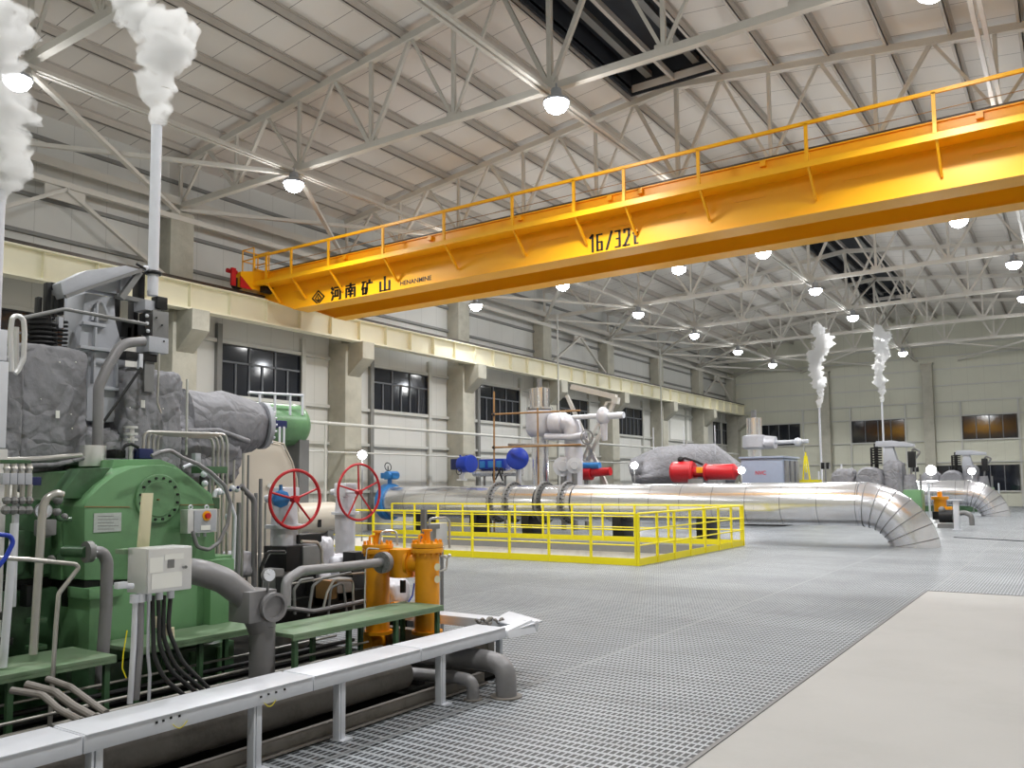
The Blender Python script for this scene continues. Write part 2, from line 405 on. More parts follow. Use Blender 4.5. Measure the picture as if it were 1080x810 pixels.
structure(MB().box(XW, XR, YB-.15, YB, 0, 13.6), 'wall_back', 'wall_end', None, 0, 0)
for y0 in [c for c in COLS]:                            # wind posts either side of the windows
    for dy in (1.78, 5.32):
        if y0+dy < YE-.4:
            structure(MB().box(XW, XW+.16, y0+dy-.09, y0+dy+.09, 0, 7.0), 'wind_post', 'darkgirt' if dy < 2 else 'girt', wl, 0, 0)
for x in (-20.9, -17.1, -13.7, -10.0, -6.5, -3.1, 0.2):
    structure(MB().box(x-.05, x+.05, YE-.14, YE-.02, 0, 7.2), 'wind_post', 'girt', we, 0, 0)
NW = [0]
def window(plane, a0, a1, z0, z1, mull, trans):
    """a0..a1 along the wall; plane 'L' = left wall, 'E' = end wall"""
    NW[0] += 1
    def bx(mb, p, q, r, s, d0, d1):
        if plane == 'L': mb.box(XW+d0, XW+d1, p, q, r, s)
        else: mb.box(p, q, YE-d1, YE-d0, r, s)
        return mb
    g = structure(bx(MB(), a0, a1, z0, z1, .005, .03), 'window_%d' % NW[0], 'glass', None, 0, 0)
    fr = MB(); t = .05
    bx(fr, a0-t, a1+t, z1, z1+t, .0, .09); bx(fr, a0-t, a1+t, z0-t, z0, .0, .09); bx(fr, a0-t, a0, z0, z1, .0, .09); bx(fr, a1, a1+t, z0, z1, .0, .09)
    structure(fr, 'window_frame', 'winframe', g, 0, 0)
    for k in range(1, mull):
        a = a0+(a1-a0)*k/mull; zt = z1 if k % 2 == 0 or not trans else z0+(z1-z0)*.66
        structure(bx(MB(), a-.028, a+.028, z0, zt, .03, .075), 'mullion', 'mullion', g, 0, 0)
    if trans:
        zt = z0+(z1-z0)*.66
        structure(bx(MB(), a0, a1, zt-.03, zt+.03, .03, .075), 'transom', 'mullion', g, 0, 0)
for c in COLS[:-1]:
    a0, a1 = c+1.93, c+5.2
    if c > 50 and c < 57: continue                     # this bay has a blank pale panel
    if c > 57: a0, a1 = c+3.9, c+6.55
    if 35 < c < 37: a0, a1 = c+2.2, c+5.4
    window('L', a0, a1, 4.74, 6.36, 6, True)
for a0, a1 in ((-20.5, -17.4), (-13.57, -10.1), (-6.4, -3.24), (.6, 3.8)):
    window('E', a0, a1, 4.57, 6.12, 4, False)
window('E', -8.2, -3.25, 1.06, 2.73, 6, False)
structure(MB().box(XW, XW+.06, 53.0, 56.3, 4.75, 6.9), 'trim_3', 'paper', None, 0, 0)
structure(MB().box(XW, XW+.08, 1.0, 6.6, 4.75, 6.36), 'trim_4', 'girt', None, 0, 0)

# --- concrete columns with corbels
def column(y, label):
    t = thing('crane_column', label, 'column', 'concrete crane columns')
    MB().box(-22.88, -22.0, y-.42, y+.42, 0, 6.95).build('shaft', 'concrete', t, .02)
    MB().prism([(-22.0, y-.3, 5.75), (-22.0, y-.3, 6.96), (-21.25, y-.3, 6.96), (-21.25, y-.3, 6.35)], (0, .6, 0)).build('corbel', 'concrete', t, .01)
    MB().box(-22.88, -22.25, y-.4, y+.4, 6.95, 10.1).build('upper_shaft', 'concrete', t, .02)
    return t
names = ['nearest the camera at the left edge, behind the grey machine', 'seen above the grey exhaust, left of a dark window', 'above the red handwheels, between two dark windows', 'behind the blue electric actuator drum', 'behind the tall silver silencer column', 'behind the white diagonal struts', 'left of the blank pale wall panel', 'right of the blank pale wall panel', 'in the far left corner of the hall']
for y, s in zip(COLS, names):
    t = column(y, 'grey concrete column with corbel ' + s); settle(t)
# --- end wall columns
for x, s in ((-15.4, 'left of the far window behind the steam plume'), (-8.45, 'in the middle of the far wall, between two dark windows'), (-1.6, 'at the right edge of the far wall')):
    o = solo(MB().box(x-.34, x+.34, YE-.5, YE-.1, 0, 9.98).box(x-.4, x+.4, YE-.54, YE-.1, 9.86, 10.0), 'gable_column', 'concrete', 'pale grey gable column ' + s, 'column', 'gable columns', .01)
# --- runway beams
def runway(x0, label, near=1):
    t = thing('runway_beam', label, 'crane beam')
    s = near
    MB().box(x0-.03*s, x0+.03*s, YB+.1, YE-.15, 7.02, 7.72).build('web_plate', 'runway', t, 0, 0)
    MB().box(x0-.22, x0+.22, YB+.1, YE-.15, 7.72, 7.76).box(x0-.2, x0+.2, YB+.1, YE-.15, 6.96, 7.02).build('flanges', 'runway', t, 0, 0)
    st = MB()
    y = YB+.5
    while y < YE-.3:
        st.box(x0, x0+.17*s, y-.008, y+.008, 7.02, 7.72); y += 1.41/1.0
    st.build('stiffener_plates', 'runway', t, 0, 0)['kind'] = 'stuff'
    MB().box(x0-.05, x0+.05, YB+.1, YE-.15, 7.76, 7.9).build('crane_rail', 'rail_steel', t, 0, 0)
    settle(t)
runway(-21.62, 'long cream crane runway beam along the left wall columns', 1)
runway(3.6, 'cream crane runway beam on the right side of the hall', -1)

# --- roof
XC, SL, ZR = -9.1, .1165, 13.2
zc = lambda x: ZR-SL*abs(x-XC)
OPEN = [(7.5, 21.9), (36.4, 57.0)]
roof = MB()
def slab(x0, x1, y0, y1):
    a, b = zc(x0)+.30, zc(x1)+.30
    roof.hexa([(x0, y0, a), (x1, y0, b), (x1, y1, b), (x0, y1, a), (x0, y0, a+.08), (x1, y0, b+.08), (x1, y1, b+.08), (x0, y1, a+.08)])
slab(XW-.15, -10.4, YB-.1, YE+.1); slab(-7.85, XR+.15, YB-.1, YE+.1)
ys = [YB-.1] + [v for o in OPEN for v in o] + [YE+.1]
for a, b in zip(ys[::2], ys[1::2]):
    slab(-10.4, XC, a, b); slab(XC, -7.85, a, b)
structure(roof, 'ceiling', 'roof', None, 0, 0)
for i, (a, b) in enumerate(OPEN):
    t = thing('ridge_ventilator', 'dark open ridge ventilator in the roof above the crane' if i == 0 else 'dark open ridge ventilator in the roof towards the far wall', 'roof vent')
    MB().box(-10.46, -10.4, a, b, 13.2, 14.0).box(-7.85, -7.79, a, b, 13.2, 14.0).box(-10.46, -7.79, a-.06, a, 13.2, 14.0).box(-10.46, -7.79, b, b+.06, 13.2, 14.0).build('throat', 'void', t, 0, 0)
    MB().box(-10.6, -7.6, a-.2, b+.2, 14.0, 14.1).build('cap', 'void', t, 0, 0)
    MB().box(-9.95, -9.75, a, b, 13.6, 13.75).box(-8.5, -8.3, a, b, 13.6, 13.75).build('damper_beams', 'darkgirt', t, 0, 0)
    for k in range(3):
        y = a+(b-a)*(k+.8)/3
        MB().bar((-10.4, y, 13.5), (-7.85, y, 13.5), .05, .05).build('cross_tube', 'darkgirt', t, 0, 0)
    MB().box(-10.5, -7.75, b-.02, b+.12, 13.28, 13.5).build('curb', 'roof', t, 0, 0)
    settle(t)
# --- purlins: C-sections running the length of the roof
def purlin(x, lab):
    mb = MB(); z = zc(x)+.06
    mb.box(x-.012, x+.012, YB, YE-.02, z, z+.24).box(x-.08, x+.012, YB, YE-.02, z, z+.015).box(x-.012, x+.08, YB, YE-.02, z+.22, z+.24)
    return solo(mb, 'roof_purlin', 'purlin', lab, 'purlin', 'roof purlins', 0, 0)
xs_p = [XC-.0-1.42*k for k in range(1, 10)] + [XC+1.42*k for k in range(1, 10)]
for k in range(1, 10):
    purlin(XC-1.42*k, 'long roof purlin on the left slope, %s down from the ridge' % ORD[k-1])
for k in range(1, 10):
    purlin(XC+1.42*k, 'long roof purlin on the right slope, %s down from the ridge' % ORD[k-1])

solo(MB().box(XC-.05, XC+.05, YB, YE-.02, ZR+.1, ZR+.26), 'roof_purlin', 'purlin', 'long ridge purlin crossing the dark ventilator openings', 'purlin', 'roof purlins', 0, 0)
# --- trusses
ZB = 10.3
def truss(y, label):
    t = thing('roof_truss', label, 'roof truss', 'roof trusses')
    def mem(nm, p, q, w, h=None):
        h = h or w
        pa = MB(); p, q = V(p), V(q)
        pa.bar(p, q, w, h, V((0, 1, 0))); pa.build(nm, 'truss', t, 0, 0)
    mem('bottom_chord', (-22.45, y, ZB), (4.25, y, ZB), .16)
    mem('top_chord', (-22.45, y, zc(-22.45)), (XC, y, ZR), .18); mem('top_chord', (XC, y, ZR), (4.25, y, zc(4.25)), .18)
    nodes = [XC+s*2.66*k for s in (-1, 1) for k in range(0, 6)]
    for s in (-1, 1):
        for k in range(0, 6):
            x = XC+s*2.66*k
            if not (s == 1 and k == 0): mem('vertical', (x, y, ZB), (x, y, zc(x)), .09 if k else .11)
            if k < 5:
                xm = x+s*1.33; xn = x+s*2.66
                mem('diagonal', (x, y, ZB), (xm, y, zc(xm)), .07 if k % 2 else .10)
                mem('diagonal', (xn, y, ZB), (xm, y, zc(xm)), .10 if k % 2 else .07)
    for s in (-1, 1):
        for k in range(0, 6):
            x = XC+s*2.66*k
            if k or s < 0: MB().box(x-.2, x+.2, y-.012, y+.012, ZB-.02, ZB+.2).build('gusset_plate', 'truss', t, 0, 0)
    settle(t); return t
truss(.95, 'steel roof truss above the place where the camera stands')
t0 = truss(COLS[0], 'steel roof truss nearest the camera, at the top left corner')
tl = ['second steel roof truss from the camera, in front of the yellow crane', 'third steel roof truss, just behind the yellow crane girder', 'fourth steel roof truss from the camera, below and beyond the crane', 'fifth steel roof truss from the camera', 'sixth steel roof truss from the camera', 'seventh steel roof truss from the camera', 'eighth steel roof truss, the last before the far wall']
for y, s in zip(COLS[1:-1], tl): dup(t0, (0, y-COLS[0], 0), s)
# --- longitudinal ties under the trusses
for x, s in ((-17.1, 'carrying the left row of lamps'), (XC, 'under the ridge carrying the middle row of lamps'), (-1.1, 'on the right of the ridge carrying the right row of lamps')):
    solo(MB().box(x-.11, x-.03, 1, YE-.1, ZB-.16, ZB-.08).box(x+.03, x+.11, 1, YE-.1, ZB-.16, ZB-.08), 'roof_tie', 'truss', 'long roof tie ' + s, 'roof tie', 'long roof ties', 0, 0)
solo(MB().box(-22.4, -22.24, 1, YE-.5, 10.36, 10.54).box(-22.30, -22.235, 1, YE-.5, 10.3, 10.36), 'eave_beam', 'truss', 'upper eave beam running along the tops of the left columns', 'eave beam', 'eave beams', 0, 0)
solo(MB().box(-22.4, -22.24, 1, YE-.5, 9.82, 9.98), 'eave_beam', 'truss', 'lower eave beam running just below the tops of the left columns', 'eave beam', 'eave beams', 0, 0)
BAY = ['first', 'second', 'third', 'fourth', 'fifth', 'sixth', 'seventh', 'eighth']
for i, (a, b) in enumerate(zip(COLS[:-1], COLS[1:])):
    t = thing('roof_cross_brace', 'horizontal roof cross brace beside the left wall in the %s bay from the camera' % BAY[i], 'roof brace', 'roof cross braces')
    MB().bar((-22.4, a, 10.2), (-17.1, b, 10.16), .12, .1).build('brace_bar', 'truss', t, 0, 0)
    MB().bar((-17.1, a, 10.12), (-22.4, b, 10.06), .12, .1).build('brace_bar', 'truss', t, 0, 0)
    settle(t)
for i, s in ((0, 'near the camera, behind the steam plume'), (4, 'in the middle of the hall, beyond the crane'), (7, 'beside the far left corner')):
    a, b = COLS[i], COLS[i+1]; mdl = (a+b)/2
    t = thing('wall_brace', 'inverted V wall brace ' + s, 'wall brace', 'inverted V wall braces')
    MB().bar((-22.3, a+.4, 7.95), (-22.3, mdl, 9.78), .13, .1).build('brace_bar', 'truss', t, 0, 0)
    MB().bar((-22.3, b-.4, 7.95), (-22.3, mdl, 9.78), .13, .1).build('brace_bar', 'truss', t, 0, 0)
    MB().box(-22.37, -22.33, mdl-.55, mdl+.55, 9.45, 9.82).build('gusset', 'truss', t, 0, 0)
    settle(t)
# vertical bracing between trusses under the ridge
for i in range(0, 8):
    a, b = COLS[i], COLS[i+1]
    if i in (3, 5, 6, 7):
        t = thing('ridge_brace', 'vertical X brace under the ridge in the %s bay from the camera' % BAY[i], 'roof brace', 'ridge X braces')
        MB().bar((XC+.15, a, ZB), (XC+.15, b, ZR), .09, .09).build('brace_bar', 'truss', t, 0, 0)
        MB().bar((XC-.15, b, ZB), (XC-.15, a, ZR), .09, .09).build('brace_bar', 'truss', t, 0, 0)
        settle(t)
for x, lab in ((-14.4, 'left of the ridge'), (-3.8, 'right of the ridge')):
    a, b = COLS[7], COLS[8]
    t = thing('roof_cross_brace', 'horizontal roof cross brace against the far wall, ' + lab, 'roof brace', 'roof cross braces')
    MB().bar((x-2.66, a, ZB), (x+2.66, b, ZB-.2), .1, .1).build('brace_bar', 'truss', t, 0, 0)
    MB().bar((x+2.66, a, ZB-.1), (x-2.66, b, ZB-.3), .1, .1).build('brace_bar', 'truss', t, 0, 0)
    settle(t)

# --- high-bay lamps
LAMP_W = 960; LAMP_U = 68
def lamp(x, y, label, z=9.8, pw_=1):
    t = thing('high_bay_lamp', label, 'ceiling lamp', 'high bay lamps')
    MB().cyl((x, y, z+.3), (x, y, ZB-.07), .02, None, 8).build('hanger', 'lamp_body', t)
    MB().lathe((x, y, z), (0, 0, 1), [(0, .28), (.02, .29), (.06, .28), (.14, .13), (.3, .11), (.32, .05)], 20).build('housing', 'lamp_body', t)
    MB().lathe((x, y, z), (0, 0, -1), [(0, .25), (.07, .25), (.15, .20), (.21, .11), (.235, .01)], 20).build('lens', 'lens', t)
    settle(t)
    ld = bpy.data.lights.new('lamp_light', 'SPOT'); ld.spot_size = math.radians(138); ld.spot_blend = .45; ld.energy = LAMP_W; ld.shadow_soft_size = .16; ld.color = (1, .995, .98)
    lo = bpy.data.objects.new('lamp_light', ld); C.objects.link(lo); lo.parent = t; lo.location = V((x, y, z-.3))-t.location
    ld.energy *= pw_; 
    l2 = bpy.data.lights.new('lamp_glow', 'POINT'); l2.energy = LAMP_U*pw_; l2.shadow_soft_size = .2; l2.color = (1, .995, .98)
    lo = bpy.data.objects.new('lamp_glow', l2); C.objects.link(lo); lo.parent = t; lo.location = V((x, y, z-.45))-t.location
    return t
tn = ['first', 'second', 'third', 'fourth', 'fifth', 'sixth', 'seventh', 'eighth']
for i, y in enumerate(COLS[:-1]):
    for x, row in ((-17.0, 'left'), (-8.8, 'middle'), (-1.6, 'right')):
        if row == 'right' and i == 3: x = -2.69
        lamp(x, y-.25, 'lit high bay lamp of the %s row hanging from the %s roof truss' % (row, tn[i]))
for x, s in ((-17.0, 'left'), (-8.8, 'middle'), (-1.6, 'right')): lamp(x, .8, 'lit high bay lamp of the %s row above the place where the camera stands' % s, 9.8, .75)
_q = at(502, 322, Y=27.6); lamp(_q.x, 27.6, 'lit high bay lamp close to the left wall, beyond the crane', _q.z, .12)
lamp(-11.95, 29.1-.25, 'lit high bay lamp just under the crane girder, between left and middle rows', 9.7, .5)
# ================================================================ THE CRANE
cr = thing('overhead_crane', 'long yellow double girder overhead travelling crane spanning the hall', 'crane')
XA, XB = -22.0, 3.55
def girder(y0, y1, zb, zt, nm):
    mb = MB()
    # box girder whose underside rises towards its ends, with flanges a little proud of the webs
    poly = [(XA, y0, 7.98), (-20.15, y0, zb+.03), (2.0, y0, zb+.03), (XB, y0, 7.98), (XB, y0, zt-.03), (XA, y0, zt-.03)]
    mb.prism(poly, (0, y1-y0, 0))
    g = mb.build(nm, 'crane', cr, 0, 0)
    fl = MB(); fl.box(-20.2, 2.05, y0-.05, y1+.05, zb, zb+.03).box(XA, XB, y0-.05, y1+.05, zt-.03, zt)
    fl.hexa([(XA, y0-.05, 7.95), (-20.15, y0-.05, zb), (-20.15, y1+.05, zb), (XA, y1+.05, 7.95), (XA, y0-.05, 7.98), (-20.15, y0-.05, zb+.03), (-20.15, y1+.05, zb+.03), (XA, y1+.05, 7.98)])
    fl.build('girder_flanges', 'crane', g, 0, 0)
    return g
gf = girder(17.65, 18.2, 7.28, 8.66, 'front_girder')
gr = girder(19.4, 19.85, 7.28, 8.66, 'rear_girder')
MB().box(XA, XB, 17.8, 17.87, 8.66, 8.78).build('trolley_rail', 'rail_steel', cr, 0, 0)
MB().box(XA, XB, 19.6, 19.67, 8.66, 8.78).build('trolley_rail', 'rail_steel', cr, 0, 0)
# walkway cantilevered in front of the girder
wk = MB().box(-21.4, XB-.3, 17.05, 17.65, 8.12, 8.15).build('walkway', 'crane', cr, 0, 0)
MB().box(-21.4, XB-.3, 17.03, 17.06, 8.08, 8.21).build('toe_plate', 'crane', cr, 0, 0)
px_posts = [at(x, 200, Y=17.05).x for x in (282, 308, 347, 404, 468, 540, 605, 658, 737, 852, 989)] + [.3, 2.5]
MB().bar((-21.4, 17.05, 9.0), (XB-.3, 17.05, 9.0), .05, .075).build('handrail', 'crane', cr, 0, 0)
MB().bar((-21.4, 17.05, 8.64), (XB-.3, 17.05, 8.64), .014, .014).build('wire_rail', 'rust', cr, 0, 0)
for x in px_posts:
    MB().bar((x, 17.05, 8.2), (x, 17.05, 8.99), .07, .05, V((0, 1, 0))).build('rail_post', 'crane', cr, 0, 0)
    MB().bar((x+.02, 17.08, 8.1), (x+.02, 17.62, 7.55), .045, .06).build('walkway_strut', 'crane', cr, 0, 0)
for x in [a+.9 for a in px_posts[:-1]]:
    MB().bar((x-.35, 17.64, 7.86), (x+.35, 17.64, 7.86), .02, .02).build('girder_clip', 'crane', cr, 0, 0)
for x in (-17.9, -14.6, -11.6, -9.0, -8.2, -5.3, -1.2):
    MB().box(x-.06, x+.06, 17.55, 17.64, 8.5, 8.62).build('rail_clamp', 'crane', cr, 0, 0)
# end carriages on the runway rails
for sx, xr in ((1, -21.62), (-1, 3.6)):
    e = MB(); e.prism([(xr-.22, 16.55, 7.98), (xr-.22, 16.55, 8.45), (xr-.22, 17.2, 8.6), (xr-.22, 20.3, 8.6), (xr-.22, 21.0, 8.45), (xr-.22, 21.0, 7.98)], (.44, 0, 0))
    ec = e.build('end_carriage', 'crane', cr, .01, 0)
    for y in (16.58, 20.95):
        MB().cyl((xr-.07, y, 8.09), (xr+.07, y, 8.09), .19, None, 20).build('wheel', 'dark', ec)
    for y0, y1 in ((16.2, 16.55), (21.0, 21.3)):
        MB().box(xr+.17, xr+.25, y0, y1-.2 if y0 < 17 else y1, 7.95, 8.5).prism([(xr+.25, 16.5 if y0 < 17 else 21.0, 7.93), (xr+.25, 16.95 if y0 < 17 else 20.6, 7.93), (xr+.25, 16.5 if y0 < 17 else 21.0, 8.3)], (.03, 0, 0)).build('wheel_guard', 'red', ec, 0, 0)
        MB().cyl((xr, y0, 8.45), (xr, y1, 8.45), .07, None, 14).build('buffer', 'red', ec)
    MB().cyl((xr+.3*sx, 17.3, 8.05), (xr+.3*sx, 17.75, 8.05), .14, None, 14).build('travel_motor', 'dark', ec)
# ladder cage at the left end
lc = MB()
for y in (17.0, 17.6):
    for x in (-21.9, -21.35):
        lc.bar((x, y, 8.6), (x, y, 9.3), .03, .03)
for z in (8.95, 9.3):
    lc.bar((-21.9, 17.0, z), (-21.35, 17.0, z), .03, .03).bar((-21.9, 17.6, z), (-21.35, 17.6, z), .03, .03).bar((-21.9, 17.0, z), (-21.9, 17.6, z), .03, .03)
lc.build('end_rail', 'crane', cr, 0, 0)
MB().bar((-21.4, 17.05, 8.62), (-21.4, 17.6, 8.62), .05, .07).bar((-21.4, 17.05, 8.1), (-21.4, 17.05, 9.0), .05, .07).build('end_rail', 'crane', cr, 0, 0)
# lettering painted on the front web
YT = 17.648
def S(mb, ox, oz, w, h, segs, t):                      # strokes given in a unit square
    for x0, z0, x1, z1 in segs:
        p, q = V((ox+x0*w, YT, oz+z0*h)), V((ox+x1*w, YT, oz+z1*h))
        d = (q-p).normalized(); n = V((-d.z, 0, d.x)); tt = t if abs(d.z) > .5 else t*.62
        p -= d*tt*.3; q += d*tt*.3
        mb.hexa([p-n*tt/2, q-n*tt/2, q-n*tt/2-V((0, .004, 0)), p-n*tt/2-V((0, .004, 0)), p+n*tt/2, q+n*tt/2, q+n*tt/2-V((0, .004, 0)), p+n*tt/2-V((0, .004, 0))])
HE = [(.02, .95, .18, .8), (0, .66, .15, .52), (.02, .0, .18, .36), (.28, .93, 1, .93), (.88, .93, .88, .05), (.88, .05, .72, .05), (.38, .72, .38, .3), (.38, .72, .64, .72), (.64, .72, .64, .3), (.38, .32, .64, .32)]
NAN = [(.05, .88, .95, .88), (.5, 1, .5, .72), (.08, .7, .08, 0), (.08, .7, .92, .7), (.92, .7, .92, 0), (.92, 0, .78, .02), (.32, .64, .4, .5), (.68, .64, .6, .5), (.25, .46, .75, .46), (.25, .26, .75, .26), (.5, .46, .5, .02)]
KUANG = [(0, .92, .4, .92), (.18, .92, .02, .42), (.1, .5, .1, .06), (.1, .5, .36, .5), (.36, .5, .36, .06), (.1, .1, .36, .1), (.72, 1, .72, .84), (.48, .8, 1, .8), (.5, .8, .5, .4), (.5, .4, .4, .02)]
SHAN = [(.5, 1, .5, .08), (.08, .68, .08, .06), (.08, .06, .92, .06), (.92, .68, .92, .06)]
for nm, segs, x in (('lettering', HE, -18.52), ('lettering', NAN, -17.93), ('lettering', KUANG, -17.25), ('lettering', SHAN, -16.55)):
    mb = MB(); S(mb, x, 7.32, .42, .42, segs, .085); mb.build(nm, 'black', gf, 0, 0)
mb = MB(); S(mb, -19.36, 7.3, .52, .42, [(.5, 1, 1, .5), (1, .5, .5, 0), (.5, 0, 0, .5), (0, .5, .5, 1), (.5, .78, .24, .42), (.5, .78, .76, .42), (.5, .55, .5, .2), (.33, .36, .5, .2), (.67, .36, .5, .2)], .05); mb.build('emblem', 'black', gf, 0, 0)
font_mesh('HENANMINE', 'lettering', 'black', gf, (-15.75, YT-.001, 7.4), (1, 0, 0), (0, 0, 1), .13, 1.15)
D16 = (([(.6, 1, .6, 0), (.6, 1, .25, .84)], -9.64), ([(.85, .96, .2, .96), (.2, .96, .2, .04), (.2, .04, .8, .04), (.8, .04, .8, .5), (.8, .52, .2, .52)], -9.43), ([(.85, 1, .15, -.02)], -9.17), ([(.2, .96, .8, .96), (.8, .96, .8, .04), (.8, .04, .2, .04), (.35, .52, .8, .52)], -8.95), ([(.4, .06, .6, .06)], -8.79), ([(.2, .8, .2, .96), (.2, .96, .8, .96), (.8, .96, .8, .6), (.8, .6, .2, .04), (.2, .04, .85, .04)], -8.70), ([(.45, .9, .45, .06), (.2, .66, .8, .66), (.45, .05, .85, .05)], -8.48))
for segs, x in D16:
    mb = MB(); S(mb, x, 7.34, .2, .42, segs, .062); mb.build('lettering', 'black', gf, 0, 0)
settle(cr)
# ================================================================ MIDDLE OF THE HALL
def pole(mb, p, q, r=.02, seg=8): return mb.cyl(p, q, r, None, seg)
# ---- yellow guard rail round the floor opening (one welded fence per side)
def fence(p, q, n, label):
    t = thing('guard_rail', label, 'safety railing', 'yellow guard rails')
    p, q = V(p), V(q)
    for z, nm in ((1.08, 'top_rail'), (.74, 'mid_rail'), (.42, 'mid_rail')):
        MB().cyl(p+V((0, 0, z)), q+V((0, 0, z)), .024 if z > 1 else .016, None, 8).build(nm, 'yellow', t)
    MB().bar(p+V((0, 0, .075)), q+V((0, 0, .075)), .012, .15).build('kick_plate', 'yellow', t, 0, 0)
    for k in range(n+1):
        a = p.lerp(q, k/n)
        MB().box(a.x-.025, a.x+.025, a.y-.025, a.y+.025, 0, 1.08).build('post', 'yellow', t, 0, 0)
    settle(t); return t
RX0, RX1, RY0, RY1 = -20.5, -7.66, 15.98, 22.55
fence((RX0, RY0, 0), (RX1-.06, RY0, 0), 12, 'yellow guard rail along the near side of the floor opening')
fence((RX1, RY0, 0), (RX1, RY1, 0), 7, 'yellow guard rail along the right end of the floor opening')
fence((RX0, RY1, 0), (RX1-.06, RY1, 0), 12, 'yellow guard rail on the far side of the floor opening, before the pipe')
# ---- big jacketed steam pipe
PY, PR, PZ = 24.25, .60, 1.10
def jacket_pipe(x0, y, r, z, bx, R, label, grp=None):
    t = thing('steam_pipe', label, 'pipe', grp)
    MB().cyl((x0, y, z), (bx, y, z), r, None, 40).build('pipe_run', 'silver', t)
    n = 16; pts = [V((bx+R*math.sin(PI/2*1.04*k/n), y, z-R*(1-math.cos(PI/2*1.04*k/n)))) for k in range(n+1)]
    el = MB().tube(pts, r, 40).build('elbow', 'silver_v', t, 0, 60)
    for k in range(1, n, 2):
        d = (pts[k+1]-pts[k-1]).normalized(); MB().cyl(pts[k]-d*.012, pts[k]+d*.012, r+.012, None, 40).build('elbow_band', 'iron', el)
    rg = MB(); k = x0+1.2
    while k < bx:
        rg.cyl((k-.02, y, z), (k+.02, y, z), r+.008, None, 40); k += 1.6
    rg.build('jacket_bands', 'silver', t, 0, 30)['kind'] = 'stuff'
    for x in (x0+1.6, x0+4.4):
        MB().box(x-.2, x+.2, y-.35, y+.35, 0, .34).prism([(x-.15, y-.5, .3), (x-.15, y+.5, .3), (x-.15, y+.45, .75), (x-.15, y-.45, .75)], (.3, 0, 0)).build('saddle', 'dark', t, .01)
    settle(t); return t
jacket_pipe(-13.75, PY, PR, PZ, -4.95, 1.33, 'big shiny silver steam pipe bending down into the floor, behind the yellow railing')
jacket_pipe(-13.0, 46.2, .62, 1.12, -4.6, 1.25, 'smaller looking silver steam pipe bending into the floor far off near the end wall')
# left run with bolted flanges and the blue butterfly valve
t = thing('steam_pipe', 'silver steam pipe run with black bolted flanges left of the scaffold pole', 'pipe')
pv = at(411, 528, Y=PY)
MB().cyl((-22.3, PY, PZ), (pv.x-.15, PY, PZ), PR*.97, None, 36).cyl((pv.x+.15, PY, PZ), (-15.25, PY, PZ), PR*.97, None, 36).cyl((-14.9, PY, PZ), (-13.82, PY, PZ), PR*.97, None, 36).build('pipe_run', 'silver', t)
for x in (-17.0, -16.35, -15.05, -14.15):
    f = MB().cyl((x-.04, PY, PZ), (x+.04, PY, PZ), PR+.12, None, 40).build('flange', 'iron', t)
    bb = MB(); bb.bolts((x+.04, PY, PZ), (1, 0, 0), PR+.06, 28, .022, .05); bb.bolts((x-.04, PY, PZ), (-1, 0, 0), PR+.06, 28, .022, .05)
    bb.build('flange_bolts', 'dark', f, 0, 0)['kind'] = 'stuff'
for x in (-20.4, -17.8, -15.6):
    MB().box(x-.2, x+.2, PY-.35, PY+.35, 0, .34).prism([(x-.15, PY-.5, .3), (x-.15, PY+.5, .3), (x-.15, PY+.45, .75), (x-.15, PY-.45, .75)], (.3, 0, 0)).build('saddle', 'dark', t, .01)
settle(t)
pv = at(411, 528, Y=PY)
t = thing('butterfly_valve', 'light blue butterfly valve on the silver pipe, right of the second red handwheel', 'valve')
MB().cyl((pv.x-.14, PY, PZ), (pv.x+.14, PY, PZ), PR+.10, None, 36).build('valve_body', 'skyblue', t)
MB().cyl((pv.x, PY, PZ+PR), (pv.x, PY, PZ+PR+.3), .09, None, 14).cyl((pv.x, PY, PZ+PR+.26), (pv.x, PY, PZ+PR+.32), .22, None, 18).build('neck', 'skyblue', t)
MB().box(pv.x-.32, pv.x+.32, PY-.18, PY+.18, PZ+PR+.3, PZ+PR+.52).cyl((pv.x+.1, PY-.3, PZ+PR+.42), (pv.x+.1, PY+.3, PZ+PR+.42), .16, None, 16).build('gearbox', 'skyblue', t, .02)
MB().torus((pv.x, PY-.1, PZ+PR+.75), (0, 1, .2), .16, .018, 24, 6).cyl((pv.x, PY-.1, PZ+PR+.55), (pv.x, PY-.1, PZ+PR+.78), .02, None, 8).build('handwheel', 'dark', t)
settle(t)
# ---- electric actuators on the pipe
def actuator(px_, py_, y, k, label):
    c = at(px_, py_, Y=y); t = thing('electric_actuator', label, 'actuator', 'blue electric actuators')
    MB().cyl(c, c+V((.62*k, -.12*k, .02)), .40*k, None, 28).build('motor_drum', 'blue', t, .02)
    MB().cyl(c+V((.62*k, -.12*k, .02)), c+V((.70*k, -.135*k, .02)), .44*k, .42*k, 28).build('end_cover', 'blue', t, .01)
    MB().box(c.x-.5*k, c.x, c.y-.25*k, c.y+.25*k, c.z-.25*k, c.z+.28*k).build('terminal_box', 'navy', t, .02)
    MB().cyl(c+V((0, 0, -.75*k)), c+V((0, 0, -.2*k)), .14*k, None, 14).cyl(c+V((0, 0, -.78*k)), c+V((0, 0, -.7*k)), .26*k, None, 16).build('mounting_stem', 'galv', t)
    MB().torus(c+V((.25*k, -.55*k, -.34*k)), (0, 1, .1), .16*k, .02*k, 20, 6).cyl(c+V((.25*k, -.55*k, -.34*k)), c+V((.25*k, 0, -.2*k)), .025*k, None, 8).build('handwheel', 'dark', t)
    for a in (-.25, .25):
        MB().cyl(c+V((.1*k, a*k, .38*k)), c+V((.1*k, a*k, .46*k)), .05*k, None, 10).build('lifting_lug', 'blue', t)
    settle(t)
actuator(487, 490, 24.3, .75, 'blue electric actuator drum standing on the bolted silver pipe')
